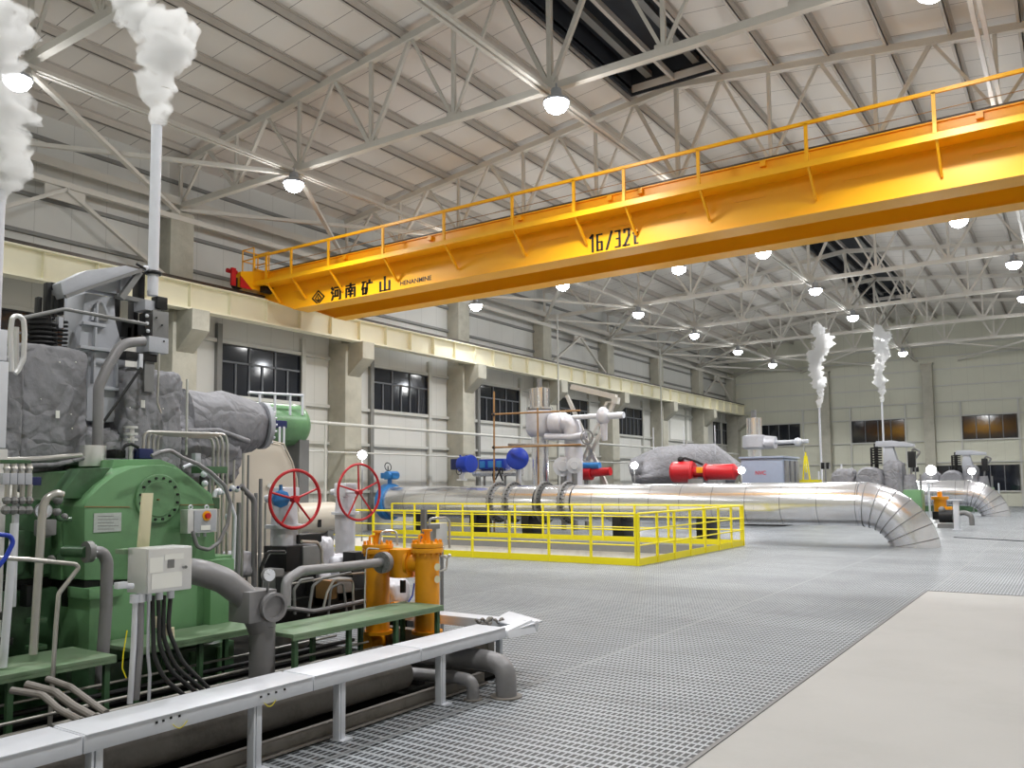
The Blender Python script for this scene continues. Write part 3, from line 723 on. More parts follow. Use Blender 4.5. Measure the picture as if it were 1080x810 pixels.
t = thing('gear_actuator', 'round blue actuator cover behind the pipe, left of the tall silver column', 'actuator')
c = at(546, 484, Y=26)
MB().lathe(c, (.5, -.85, .1), [(0, .30), (.06, .42), (.16, .42), (.2, .36)], 28).build('cover', 'blue', t)
MB().cyl(c, c+V((-.15, .3, -.0)), .2, None, 16).build('body', 'navy', t); MB().cyl(c+V((-.1, .2, -1.0)), c+V((-.1, .2, -.2)), .1, None, 12).build('mounting_stem', 'galv', t)
settle(t)
t = thing('valve_drive', 'long blue valve drive housing lying between the two blue actuators', 'actuator')
a = at(508, 492, Y=27); b = at(534, 490, Y=27)
MB().box(a.x, b.x, 26.8, 27.3, a.z-.12, a.z+.28).build('housing', 'blue', t, .03)
for k in range(3):
    x = a.x+(b.x-a.x)*(k+.5)/3; MB().box(x-.12, x+.12, 26.76, 26.82, a.z-.06, a.z+.2).build('cover_plate', 'skyblue', t, .01)
MB().cyl((a.x-.4, 27.05, a.z-.25), (b.x+.7, 27.05, a.z-.25), .16, None, 16).build('pipe_stub', 'silver', t)
for x in (a.x+.1, b.x-.1): MB().cyl((x, 27.05, 0), (x, 27.05, a.z-.1), .05, None, 10).build('leg', 'iron', t)
settle(t)
# ---- thin wall pipe along the columns and pipe posts
solo(MB().cyl((-21.3, 12, 3.88), (-21.3, 62, 3.88), .06, None, 10), 'wall_pipe', 'girt', 'long thin pale pipe running level along the left columns', 'pipe')
solo(MB().cyl((-21.35, 12, 2.9), (-21.35, 62, 2.9), .03, None, 8), 'conduit', 'girt', 'thin conduit running below the pale wall pipe on the left columns', 'conduit')
for x_, lab in ((343, 'behind the green tank'), (590, 'right of the tall silver column'), (699, 'beside the blank wall panel')):
    p = at(x_, 500, X=-21.2)
    solo(MB().cyl((p.x, p.y, 0), (p.x, p.y, 3.82 if x_ < 400 else 10.2), .045, None, 8), 'down_pipe', 'girt', 'thin upright pipe on the left wall ' + lab, 'pipe', 'thin upright wall pipes')
# ---- the tall silver column with insulated valves, struts and scaffold
YV = 27.5
cb = at(570, 505, Y=YV); ctop = at(570, 403, Y=YV)
t = thing('steam_silencer', 'tall vertical silver column behind the big pipe', 'silencer')
MB().cyl((cb.x, YV, 0), (cb.x, YV, cb.z+1.9), .33, None, 24).build('lower_shell', 'silver', t)
z1 = at(570, 461, Y=YV).z; z2 = at(570, 432, Y=YV).z
MB().lathe((cb.x, YV, z1), (0, 0, 1), [(0, .36), (.15, .5), (.3, .55), (z2-z1-.1, .55), (z2-z1, .42)], 28).build('insulated_bulge', 'wool', t)
MB().cyl((cb.x, YV, z2), (cb.x, YV, ctop.z-.25), .36, None, 24).cyl((cb.x, YV, z2), (cb.x, YV, z2+.08), .52, None, 24).build('upper_shell', 'silver', t)
for k in range(10):
    g = 2*PI*k/10; MB().bar((cb.x+.37*math.cos(g), YV+.37*math.sin(g), z2+.05), (cb.x+.37*math.cos(g), YV+.37*math.sin(g), ctop.z-.25), .03, .05).build('rib', 'silver', t, 0, 0)
MB().cyl((cb.x, YV, ctop.z-.25), (cb.x, YV, ctop.z+.15), .1, None, 14).build('outlet', 'iron', t)
settle(t)
t = thing('valve_station', 'cluster of silver wrapped pipes and valves right of the tall silver column', 'valve station')
a = at(596, 446, Y=YV); b = at(602, 470, Y=YV)
MB().softtube([(cb.x+.57, YV, a.z), (a.x, YV, a.z), (a.x+.35, YV, a.z-.1), (b.x+.1, YV, b.z), (b.x+.1, YV, 1.0)], [.42, .46, .44, .36, .36], 22, .04, 3, 2, .5).build('wrapped_elbow', 'wool', t, 0, 60)
p = at(640, 439, Y=YV)
MB().cyl((a.x+.3, YV-.1, p.z+.02), (p.x, YV-.1, p.z+.02), .09, None, 12).cyl((p.x-.35, YV-.1, p.z), (p.x+.75, YV-.1, p.z), .12, None, 12).build('side_pipe', 'galv', t)
MB().ball((p.x-.1, YV-.1, p.z), .32, 14, (.8, .9, 1.1)).cyl((p.x-.1, YV-.1, p.z), (p.x-.05, YV-.1, p.z-.9), .16, .1, 12).build('valve_body', 'wool', t)
q = at(612, 461, Y=YV-.4)
MB().softtube([(cb.x+.5, YV-.4, q.z+.05), (q.x-.3, YV-.4, q.z), (q.x+.25, YV-.4, q.z+.05)], .14, 12, .03, 5, 7).build('lower_pipe', 'wool', t, 0, 60)
MB().torus(at(619, 461, Y=YV-.4), (1, -.5, 0), .26, .03, 22, 6).cyl(at(616, 461, Y=YV-.4), at(619, 461, Y=YV-.4), .03, None, 8).build('handwheel', 'iron', t)
for x_, y_, r in ((594, 492, .38), (606, 491, .3)):
    p = at(x_, y_, Y=YV-.3); MB().lathe(p, (.45, -.9, 0), [(-.2, r*.7), (0, r*.8), (.02, r), (.1, r), (.12, r*.55), (.2, r*.5)], 22).build('valve_flange', 'galv', t)
    MB().cyl((p.x, p.y, 0), (p.x, p.y, p.z), .1, None, 10).build('support', 'iron', t)
settle(t)
t = thing('pipe_support_frame', 'white steel frame of crossing diagonal struts right of the tall silver column', 'support frame')
for (xa, ya), (xb, yb), w in (((598, 417), (648, 531), .13), ((648, 424), (620, 486), .13), ((640, 424), (614, 486), .08)):
    MB().bar(at(xa, ya, Y=28.6), at(xb, yb, Y=28.6), w, w).build('strut', 'truss', t, 0, 0)
MB().bar(at(603, 408, Y=28.6), at(650, 419, Y=28.6), .2, .2).build('top_beam', 'truss', t, 0, 0)
MB().bar(at(650, 419, Y=28.6), at(649, 426, Y=28.6), .24, .24).build('end_bracket', 'truss', t, 0, 0)
for k in range(6):
    f = k/5; MB().bar(at(640-26*f, 424+62*f, Y=28.6), at(648-28*f, 424+62*f, Y=28.6), .04, .04).build('rung', 'truss', t, 0, 0)
MB().bar(at(648, 531, Y=28.6), V((at(648, 531, Y=28.6).x, 28.6, 0)), .13, .13).build('leg', 'truss', t, 0, 0)
settle(t)
t = thing('scaffold', 'rusty scaffold of one upright pole and two level tubes by the tall silver column', 'scaffold')
pb = at(521, 512, Y=25.2)
MB().cyl((pb.x, 25.2, 0), at(521, 413, Y=25.2), .035, None, 8).build('upright_tube', 'rust', t)
for ya, yb, xb in ((437, 433, 612), (472, 469, 613)):
    MB().cyl(at(519, ya, Y=25.15), at(xb, yb, Y=25.6), .035, None, 8).build('level_tube', 'rust', t)
MB().cyl(at(536, 469, Y=25.5), at(618, 470, Y=25.9), .05, None, 8).build('plank', 'dirty', t)
pb = at(567, 430, Y=25.7)
MB().cyl((pb.x, 25.7, 0), (pb.x, 25.7, pb.z), .03, None, 8).build('upright_tube', 'rust', t)
for ya in (437, 472): MB().ball(at(521, ya, Y=25.17), .07, 8).build('coupler', 'dark', t)
MB().tube([at(525, 500, Y=25.3)+V((.3*math.cos(g)*.7, .1*math.sin(g), .25*math.sin(g*1.7))) for g in [k*.6 for k in range(14)]], .03, 6).build('chain', 'dark', t)
settle(t)
# ---- red actuators
t = thing('hydraulic_actuator', 'dark red hydraulic cylinder below the white diagonal struts', 'actuator')
a, b = at(611, 500, Y=28.2), at(644, 497, Y=28.2)
MB().cyl(a, b, .16, None, 18).cyl(a-V((.1, 0, 0)), a+V((.55, 0, 0)), .24, None, 18).build('cylinder', 'red', t)
MB().cyl(a+V((-.1, 0, .3)), a+V((.9, 0, .3)), .14, None, 14).build('blue_tank', 'skyblue', t); MB().cyl(V((a.x+.3, 28.2, 0)), a+V((.3, 0, -.1)), .08, None, 10).build('support', 'iron', t)
settle(t)
t = thing('hydraulic_actuator', 'big bright red actuator with a thick and a thin cylinder right of the grey tank', 'actuator')
y = 31.0; a, b, c2, d = at(711, 498, Y=y), at(731, 498, Y=y), at(745, 498, Y=y), at(779, 497, Y=y)
MB().lathe(a, (1, 0, 0), [(0, .36), (.04, .42), ((b-a).x, .42), ((b-a).x+.05, .36)], 26).build('spring_housing', 'red', t)
MB().lathe(b, (1, 0, 0), [(0, .2), ((c2-b).x, .2)], 20).build('yoke', 'red', t)
MB().lathe(c2, (1, 0, 0), [(0, .26), (.1, .30), ((d-c2).x-.15, .30), ((d-c2).x, .12), ((d-c2).x+.12, .08)], 24).build('cylinder', 'red', t)
for p in (a, b, c2): MB().torus(p, (1, 0, 0), .36 if p is not c2 else .29, .05, 26, 6).build('flange', 'red', t)
m_ = at(738, 496, Y=y-.3); MB().box(m_.x-.12, m_.x+.12, y-.36, y-.2, m_.z-.1, m_.z+.12).build('cover', 'orange', t, .01)
MB().tube([at(717, 486, Y=y), at(722, 483, Y=y), at(735, 487, Y=y), at(741, 490, Y=y)], .05, 8, .1).ball(at(718, 485, Y=y), .14, 10).build('air_line', 'dark', t)
MB().box(b.x-.1, b.x+.5, y-.3, y+.3, 0, b.z-.25).build('pedestal', 'iron', t, .01)
settle(t)
t = thing('wrapped_vessel', 'large grey cloth wrapped vessel behind the red actuator', 'vessel')
a, b = at(668, 492, Y=34), at(770, 488, Y=36)
MB().softtube([(a.x, 34, a.z-.3), (a.x+1.2, 34.2, a.z-.05), (a.x+2.4, 34.6, a.z), (b.x-.8, 35.6, a.z+.05), (b.x+.3, 36, a.z-.5)], [.6, .85, .95, .95, .5], 40, .13, 2.2, 4).build('wrapping', 'blanket', t, 0, 60)
for k in range(3):
    x = a.x+1+k*1.3; MB().box(x-.2, x+.2, 34.2, 35.2, 0, a.z-.6).build('support', 'iron', t)
    MB().cyl((x, 34.0+.3*k, a.z+.5), (x, 34.0+.3*k, a.z+1.7), .02, None, 6).build('instrument_tube', 'galv', t)
settle(t)
# ---- big blue grey cabinet
t = thing('generator_cooler_cabinet', 'wide blue grey machine cabinet right of the red actuator', 'cabinet')
y = 33.0; a, b = at(781, 484, Y=y), at(826, 508, Y=y)
MB().box(a.x, b.x, y, y+2.2, .35, a.z).build('body', 'greybox', t, .03)
MB().box(a.x-.06, b.x+.06, y-.06, y+2.26, a.z, a.z+.08).build('lid', 'greybox', t, .01)
MB().box(a.x, b.x, y+.1, y+2.1, 0, .35).build('plinth', 'dark', t)
for k in range(14):
    x = a.x+.1+(b.x-a.x-.2)*k/13; MB().box(x-.035, x+.035, y-.05, y, .36, .6).build('base_bolt', 'dark', t)
for k in range(3): MB().box(b.x, b.x+.08, y+.2+k*.7, y+.6+k*.7, .6, a.z-.1).build('side_rib', 'iron', t, .01)
p = at(802, 499, Y=y)
font_mesh('NVC', 'nameplate_lettering', 'red', t, (p.x-.2, y-.001, p.z-.07), (1, 0, 0), (0, 0, 1), .16, .42)
settle(t)
# ---- far silver column and its valve
y = 42.0; c = at(796, 470, Y=y); tz = at(796, 441, Y=y).z
t = thing('steam_silencer', 'short far silver column above the blue grey cabinet', 'silencer')
z1, z2 = at(796, 474, Y=y).z, at(796, 459, Y=y).z
MB().cyl((c.x, y, z2), (c.x, y, tz), .36, None, 22).build('upper_shell', 'silver', t)
for k in range(8):
    g = 2*PI*k/8; MB().bar((c.x+.37*math.cos(g), y+.37*math.sin(g), z2), (c.x+.37*math.cos(g), y+.37*math.sin(g), tz), .04, .06).build('rib', 'silver', t, 0, 0)
MB().lathe((c.x, y, z1), (0, 0, 1), [(0, .5), (.1, .6), (z2-z1-.05, .6), (z2-z1, .45)], 24).build('insulated_bulge', 'wool', t)
MB().cyl((c.x, y, 0), (c.x, y, z1), .35, None, 20).build('lower_shell', 'silver', t)
MB().cyl((c.x, y, tz), (c.x, y, tz+.4), .13, None, 12).build('outlet', 'iron', t)
p = at(818, 467, Y=y); MB().softtube([(c.x+.5, y, p.z), (p.x-.5, y, p.z+.05), (p.x, y, p.z)], .35, 16, .05, 3, 3).build('side_valve', 'wool', t, 0, 60)
MB().cyl((p.x-.2, y, p.z+.02), (p.x+1.6, y, p.z+.02), .1, None, 10).ball((p.x+1.1, y, p.z), .22, 10).build('side_pipe', 'galv', t)
settle(t)
# ---- yellow ladder stand by the cabinet
t = thing('access_stand', 'small yellow access stand beyond the blue grey cabinet', 'stand')
y = 36.0; a = at(852, 507, Y=y)
MB().box(a.x-.5, a.x+.5, y-.3, y+.3, at(852, 510, Y=y).z-.2, at(852, 506, Y=y).z).build('platform', 'yellow', t)
z0 = at(852, 506, Y=y).z
for dx in (-.14, .14): MB().bar((a.x+dx, y-.2, z0), (a.x+dx*.3, y-.2, z0+1.0), .05, .05).build('upright', 'yellow', t, 0, 0)
MB().bar((a.x, y-.2, z0+.3), (a.x, y-.2, z0+1.15), .06, .06).build('upright', 'yellow', t, 0, 0)
for dx in (-.42, .42):
    for dy in (-.25, .25): MB().box(a.x+dx-.03, a.x+dx+.03, y+dy-.03, y+dy+.03, 0, z0-.1).build('leg', 'yellow', t, 0, 0)
settle(t)
# ---- far turbines, wrapped in grey cloth
def far_turbine(cx_, y, k, label, grn=True):
    """k = size factor; cx_ = world X of the round end"""
    t = thing('turbine', label, 'turbine')
    Q = lambda dx, dy, dz: V((cx_+dx*k, y+dy*k, dz*k))
    def soft(nm, x0, x1, y0, y1, z0, z1, s, **kw):
        a, b = Q(x0, y0, z0), Q(x1, y1, z1); return MB().soft(a.x, b.x, a.y, b.y, a.z, b.z, 10, seed=s, **kw).build(nm, 'blanket', t, 0, 60)
    soft('casing_wrap', -1.9, 1.5, .2, 1.8, .5, 2.0, 3, amp=.12, rnd=.4)
    soft('exhaust_wrap', -1.6, -.6, -.5, .8, .8, 2.3, 8, amp=.12, rnd=.5)
    MB().softtube([Q(0, .6, 1.75), Q(0, -.35, 1.75), Q(0, -.6, 1.75)], [.62*k, .62*k, .52*k], 22, .05, 2.5, 5).build('round_end_wrap', 'blanket', t, 0, 60)
    MB().tube([Q(-.5, -.62, 1.35), Q(-.25, -.7, 1.12), Q(.1, -.7, 1.08), Q(.4, -.65, 1.2)], .05*k, 8).build('strap', 'dark', t)
    soft('valve_chest_wrap', .55, 1.35, -.4, .8, .7, 2.6, 6, amp=.1, rnd=.35)
    MB().softtube([Q(1.5, 0, .4), Q(1.55, 0, 1.4), Q(1.5, 0, 2.0)], [.4*k, .35*k, .25*k], 16, .05, 3, 9).build('inlet_wrap', 'blanket', t, 0, 60)
    MB().prism([Q(.5, .1, 2.5), Q(1.1, .1, 2.5), Q(.9, .1, 3.3), Q(.6, .1, 3.3)], (0, .5*k, 0)).build('valve_yoke', 'cast', t, .02)
    MB().prism([Q(.2, .05, 3.25), Q(1.75, .05, 3.2), Q(1.75, .05, 3.34), Q(.9, .05, 3.5), Q(.25, .05, 3.48)], (0, .55*k, 0)).build('lever_beam', 'cast', t, .01)
    st = MB()
    for j in range(7): st.cyl(Q(.2, .3, 2.5+j*.11), Q(.2, .3, 2.56+j*.11), .24*k, None, 14)
    st.cyl(Q(.2, .3, 2.2), Q(.2, .3, 3.4), .09*k, None, 10).cyl(Q(0, .3, 2.2), Q(0, .3, 3.2), .05*k, None, 8).build('spring_stack', 'dark', t, 0, 30)
    MB().box(*[v for ab in zip(Q(1.5, .1, 2.3), Q(1.8, .4, 3.0)) for v in ab]).build('servo_block', 'dark', t, .02)
    MB().tube([Q(1.8, .2, 2.7), Q(2.0, .2, 3.0), Q(1.7, .2, 3.15), Q(1.6, .2, 2.0), Q(1.35, .2, 1.6)], .05*k, 8, .1).build('oil_pipe', 'iron', t)
    for j, (dx, z) in enumerate(((-2.2, 2.2), (-1.9, 2.6), (-1.2, 2.5), (2.0, 2.0), (2.3, 1.6), (-2.5, 1.8))):
        MB().cyl(Q(dx, -.1, 0.2), Q(dx, -.1, z), .04*k, None, 8).build('instrument_pipe', 'iron' if j % 2 else 'galv', t)
    MB().box(*[v for ab in zip(Q(-2.1, -.1, 2.3), Q(-1.75, .2, 2.6)) for v in ab]).build('instrument_box', 'dark', t, .02)
    MB().box(*[v for ab in zip(Q(1.35, -.5, 0), Q(2.05, .5, 1.35)) for v in ab]).build('gearbox', 'green', t, .04)
    MB().box(*[v for ab in zip(Q(-2.7, -.3, 0), Q(-1.7, .6, 1.25)) for v in ab]).build('bearing_pedestal', 'green', t, .04)
    MB().box(*[v for ab in zip(Q(-1.9, -.2, 0), Q(1.2, 1.8, .6)) for v in ab]).build('bedplate', 'darkgreen', t)
    settle(t); return t
p = at(918, 490, Y=39.5); far_turbine(p.x, 39.5, 1.0, 'grey cloth wrapped turbine on a green base, beyond the big silver pipe bend')
p = at(1004, 497, Y=53.0); far_turbine(p.x, 53.0, .98, 'farthest grey wrapped turbine, above the second silver pipe')
# far orange strainer, post and junk by the second pipe
t = thing('basket_strainer', 'small far orange strainer in front of the second silver pipe', 'strainer')
y = 42.0; p = at(992, 540, Y=y); zt = at(992, 521, Y=y).z
MB().cyl((p.x, y, 0), (p.x, y, zt-.25), .26, None, 18).build('vessel', 'orange', t); MB().cyl((p.x, y, zt-.25), (p.x, y, zt-.12), .36, None, 18).cyl((p.x, y, zt-.12), (p.x, y, zt+.1), .1, None, 10).build('lid', 'orange', t)
MB().box(p.x-.3, p.x+.3, y-.3, y+.3, 0, .35).build('base', 'dark', t, .01); MB().cyl((p.x, y, zt-.7), (p.x+.5, y-.1, zt-.7), .14, None, 12).build('nozzle', 'orange', t)
settle(t)
t = thing('support_post', 'pale steel post standing on the grating beside the far orange strainer', 'post')
y = 33.0; p = at(1010, 566, Y=y); zt = at(1010, 528, Y=y).z
MB().box(p.x-.09, p.x+.09, y-.09, y+.09, 0, zt).build('shaft', 'galv', t, .005); MB().box(p.x-.25, p.x+.25, y-.16, y+.16, zt, zt+.04).build('head_plate', 'galv', t); MB().box(p.x-.16, p.x+.16, y-.16, y+.16, 0, .02).build('base_plate', 'galv', t)
settle(t)
t = thing('pump_set', 'small dark pump with a curved grey pipe beside the pale post', 'pump')
y = 34.5; p = at(1001, 556, Y=y)
MB().box(p.x-.35, p.x+.2, y-.3, y+.3, 0, .15).build('skid', 'iron', t); MB().cyl((p.x-.3, y, .42), (p.x+.15, y, .42), .24, None, 18).build('motor', 'dark', t)
MB().tube([(p.x+.1, y, .5), (p.x+.55, y, .55), (p.x+.75, y-.05, .45), (p.x+.75, y-.05, .1)], .09, 12, .2).build('outlet_pipe', 'iron', t); MB().ball((p.x-.2, y-.1, .66), .12, 10).build('terminal_box', 'iron', t)
settle(t)
p0, p1 = at(1006, 567, Z=0), at(1080, 573, Z=0)
solo(MB().tube([p0+V((0, 0, .012)), p0.lerp(p1, .4)+V((0, .3, .012)), p1+V((1.2, 0, .012))], .012, 6, .5), 'floor_cable', 'rubber', 'thin black cable lying across the grating right of the big pipe bend', 'cable')
# ---- flood lamps standing about
def flood(x, y, Y_, label, power=60, r=.1, stand=True):
    c = at(x, y, Y=Y_); t = thing('flood_lamp', label, 'flood lamp', 'lit flood lamps')
    d = (V((0, 0, EYE))-c); d.z = 0; d.normalize()
    s = d.cross(V((0, 0, 1)))
    MB().lathe(c, -d, [(0, r*1.15), (.03, r*1.15), (.09, r*.5)], 20).build('housing', 'dark', t)
    MB().lathe(c, d, [(0, r*1.05), (.02, r), (.05, r*.6), (.06, .01)], 20).build('lens', 'floodlens', t, 0, 0)
    MB().cyl((c.x-d.x*.05, c.y-d.y*.05, 0), c-d*.05, .025, None, 8).build('stand', 'iron', t)
    settle(t)
    ld = bpy.data.lights.new('lamp_light', 'POINT'); ld.energy = power; ld.shadow_soft_size = .08
    lo = bpy.data.objects.new('lamp_light', ld); C.objects.link(lo); lo.parent = t; lo.location = c+d*.15-t.location
flood(382, 480, 19.0, 'lit flood lamp glaring just above the second red handwheel', 35, .13)
flood(669, 491, 33.0, 'lit flood lamp standing left of the grey wrapped vessel', 25, .14)
flood(782, 496, 30.5, 'lit flood lamp at the right tip of the big red actuator', 18, .12)
flood(982, 496, 47.0, 'lit flood lamp between the two far turbines', 50, .22)
flood(1025, 497, 50.5, 'lit flood lamp in front of the farthest turbine', 50, .16)
# ================================================================ THE NEAR MACHINE, ROW ALONG THE LEFT
def P(x, y, X): return at(x, y, X=X)
def pxtube(mb, X, pts, r, seg=10, rad=.08): return mb.tube([P(p[0], p[1], p[2] if len(p) > 2 else X) for p in pts], r, seg, rad)
def pxpoly(mb, X, pts, depth): return mb.prism([P(x, y, X) for x, y in pts], (-depth, 0, 0))
def pxbox(mb, X, x0, y0, x1, y1, depth):
    """box whose front face (on plane X) runs from photo pixel (x0,y0) to (x1,y1)"""
    ym = (y0+y1)/2; a, b = P(x0, ym, X), P(x1, ym, X); xm = (x0+x1)/2
    return mb.box(X-depth, X, a.y, b.y, P(xm, y1, X).z, P(xm, y0, X).z)
# ---- the white cable tray on posts
t = thing('cable_tray', 'long white galvanised cable tray on posts in the foreground', 'cable tray')
TX0, TX1, TZ0, TZ1 = -4.46, -4.16, .385, .475
for y0, y1 in ((.6, 2.32), (2.325, 3.83), (3.835, 4.9), (4.905, 6.02)):
    MB().box(TX0, TX1, y0, y1, TZ0, TZ1).build('tray_section', 'galv', t, .006)
    c = MB().box(TX0-.006, TX1+.006, y0+.01, y1-.01, TZ1-.004, TZ1+.004).build('tray_lid', 'galv', t, .002)
for y in (2.42, 3.42, 4.12, 5.2):
    MB().box(TX1-.07, TX1-.02, y-.02, y+.02, .01, TZ0).box(TX1-.075, TX1-.015, y-.045, y-.03, .01, TZ0).build('post', 'galv', t, .003)
    MB().box(TX1-.09, TX1+.02, y-.05, y+.05, .003, .012).build('foot_plate', 'galv', t)
MB().box(-4.36, -4.31, 6.15, 6.19, 0, .4).build('post', 'galv', t, .003)
for x, y in ((165, 762), (172, 760), (180, 757), (189, 755), (275, 735), (283, 732), (291, 730), (300, 727)):
    p = at(x, y, X=TX1); MB().box(TX1, TX1+.006, p.y-.006, p.y+.006, p.z-.006, p.z+.006).build('screw', 'dark', t, 0, 0)
for x, y in ((190, 760), (285, 738)):
    p = at(x, y, X=TX1+.01); pts = [p+V((0, -.045+.09*k/6, -.03*math.sin(PI*k/6)-.01)) for k in range(7)]
    MB().tube(pts, .0025, 6).build('earth_wire', 'yellow', t)
settle(t)
# turned end of the tray, crumpled lid
t = thing('cable_tray', 'short dented white tray turning the corner at the far end of the sump', 'cable tray')
e = MB(); e.box(-4.46, -4.16, 6.03, 6.5, .375, .385).box(-4.46, -4.13, 6.45, 6.5, .385, .47)
e.hexa([(-4.2, 6.03, .38), (-4.14, 6.05, .38), (-4.12, 6.46, .37), (-4.18, 6.5, .37), (-4.24, 6.03, .47), (-4.17, 6.06, .44), (-4.16, 6.44, .485), (-4.22, 6.5, .47)])
e.build('tray_section', 'galv', t, .004)
MB().box(-6.0, -4.46, 6.42, 6.62, .36, .45).build('tray_section', 'galv', t, .006)
l = MB(); l.hexa([(-4.5, 6.3, .46), (-4.15, 6.25, .43), (-4.12, 6.56, .45), (-4.52, 6.6, .50), (-4.5, 6.3, .475), (-4.15, 6.25, .445), (-4.12, 6.56, .465), (-4.52, 6.6, .515)]).build('bent_lid', 'galv', t, .003)
for x in (-5.6, -4.75): MB().box(x-.02, x+.02, 6.5, 6.54, .01, .36).build('post', 'galv', t)
settle(t)
r = MB()
for k in range(9):
    g = k*1.1; pts = [V((-4.42-.05*k*.4, 6.2+.1*math.cos(g)*(1-k*.05)+.02*j, .47+.02*math.sin(j+k))) for j in range(5)]
    r.tube(pts, .012, 6)
solo(r, 'cloth_rag', 'dirty', 'bunched dusty rag lying on the far corner of the white tray', 'rag')
# ---- pipes below the tray
solo(MB().tube([(-4.62, .5, .19), (-4.62, 4.5, .19), (-4.62, 5.2, .19)], .125, 20), 'drain_pipe', 'dirty', 'thick dusty pipe lying level under the white cable tray', 'pipe')
solo(MB().box(-4.36, -4.30, .6, 5.9, .012, .10).box(-4.30, -4.26, .6, 5.9, .012, .03), 'kerb_beam', 'dirty', 'dusty steel kerb channel on the grating below the white tray', 'kerb', None, .003)
solo(MB().tube([(-4.40, 1.0, .34), (-4.40, 6.0, .33), (-4.38, 6.35, .33), (-4.9, 6.4, .33)], .022, 8, .12), 'conduit', 'galv', 'thin bright conduit slung right under the white tray', 'conduit')
t = thing('drain_pipe', 'larger grey pipe elbow diving into the grating past the end of the white tray', 'pipe')
a = at(430, 690, Z=.26); b = at(512, 696, Z=.26); c = at(534, 735, Z=0)
MB().tube([a, b, V((c.x-.0, c.y+.0, .24)), V((c.x, c.y, -.0))], .085, 18, .3).build('pipe_bend', 'pipe', t)
MB().cyl((c.x, c.y, 0), (c.x, c.y, .012), .13, None, 18).build('sleeve', 'dirty', t); settle(t)
t = thing('drain_pipe', 'smaller grey pipe elbow diving into the grating beside the tray post', 'pipe')
a = at(380, 706, Z=.16); b = at(478, 714, Z=.16); c = at(499, 738, Z=0)
MB().tube([a, b, V((c.x, c.y, .15)), V((c.x, c.y, 0))], .05, 14, .2).build('pipe_bend', 'pipe', t)
MB().cyl((c.x, c.y, 0), (c.x, c.y, .01), .075, None, 16).build('sleeve', 'dirty', t); settle(t)
# ---- pipes at the bottom of the sump, all running along the machine
for i, (x, z, r_, mt_) in enumerate(((-4.72, .30, .016, 'tube'), (-4.82, .22, .022, 'iron'), (-4.92, .27, .015, 'tube'), (-5.02, .17, .025, 'dark'), (-5.12, .25, .016, 'iron'), (-5.22, .14, .03, 'dark'), (-5.34, .24, .016, 'tube'), (-5.45, .15, .025, 'iron'), (-5.58, .3, .018, 'dark'), (-5.7, .2, .03, 'dark'), (-5.28, .33, .010, 'tube'), (-5.62, .36, .010, 'tube'))):
    solo(MB().cyl((x, .4+.05*i, z), (x, 6.1-.06*i, z), r_, None, 10), 'oil_pipe', mt_, '%s oil pipe lying in the dark sump, %s back from the tray' % ({'tube': 'bright thin', 'iron': 'dull grey', 'dark': 'black'}[mt_], ORD[i]), 'pipe', 'oil pipes in the sump')
for i, y in enumerate((1.4, 2.7, 3.4, 4.6, 5.5)):
    solo(MB().box(-5.8, -4.66, y-.03, y+.03, .03, .11), 'pipe_sleeper', 'dark', 'black sleeper bar under the sump oil pipes, %s from the camera' % ORD[i], 'pipe support', 'sleepers under the oil pipes')
# ---- black hoses crossing to the tray
for i, (pts, r_) in enumerate((([(12, 728), (45, 733), (62, 748), (85, 760)], .02), ([(28, 722), (58, 730), (78, 745), (100, 757)], .024), ([(50, 716), (75, 725), (95, 740), (112, 752)], .02))):
    solo(pxtube(MB(), 0, [(x, y, -5.15+.17*k) for k, (x, y) in enumerate(pts)], r_, 10, .1), 'oil_hose', 'dirty', 'fat grey hose crossing under the green platform to the tray, %s from the left' % ORD[i], 'hose', 'fat grey hoses')
# ---- green service platforms
def platform(x0, x1, y0, y1, z, label):
    t = thing('service_platform', label, 'platform', None)
    MB().box(x0, x1, y0, y1, z-.03, z).build('deck_plate', 'platgreen', t, .004)
    MB().box(x1-.012, x1, y0, y1, z-.05, z-.03).box(x0, x0+.012, y0, y1, z-.05, z-.03).build('edge_angle', 'platgreen', t, 0, 0)
    n = 3 if y1-y0 > 1.4 else 2
    for k in range(n+1):
        y = y0+.05+(y1-y0-.1)*k/n
        for x in (x0+.04, x1-.04): MB().box(x-.018, x+.018, y-.018, y+.018, .03, z-.03).build('leg', 'darkgreen', t)
    settle(t)
platform(-5.42, -4.92, 4.33, 6.12, .60, 'worn green service platform in front of the orange strainers')
platform(-5.98, -5.52, 3.42, 4.55, .585, 'worn green service platform below the green gearbox, right of the junction box')
platform(-5.98, -5.42, 1.3, 3.24, .585, 'worn green service platform at the lower left edge')
# ---- green gearbox
GX = -6.02
t = thing('gearbox_housing', 'big green gearbox housing with a round bolted cover facing the camera', 'gearbox')
arch = [(89, 612), (89, 533), (97, 522), (108, 511), (122, 501), (138, 494), (156, 490.5), (174, 490.5), (187, 494), (199, 503), (212, 514), (224, 523), (226, 532), (228, 610)]
pxpoly(MB(), GX, arch, .35).build('front_casing', 'green', t, .012)
pxpoly(MB(), GX-.3, [(64, 612), (64, 538), (86, 527), (84, 497), (118, 494), (120, 484.5), (170, 484.5), (184, 490), (200, 502), (224, 521), (224, 612)], .9).build('upper_casing', 'green', t, .015)
pxpoly(MB(), GX-.12, [(62, 526), (86, 494), (118, 493), (104, 510), (92, 526)], .2).build('sloping_cowl', 'darkgreen', t, .01)
pxbox(MB(), GX+.012, 94, 617, 226, 690, .8).build('base', 'green', t, .015)
pxbox(MB(), GX-.03, 89, 606, 228, 622, .7).build('base_joint', 'dark', t)
pxbox(MB(), GX+.05, 94, 619, 130, 631, .3).build('base_flange', 'green', t, .01)
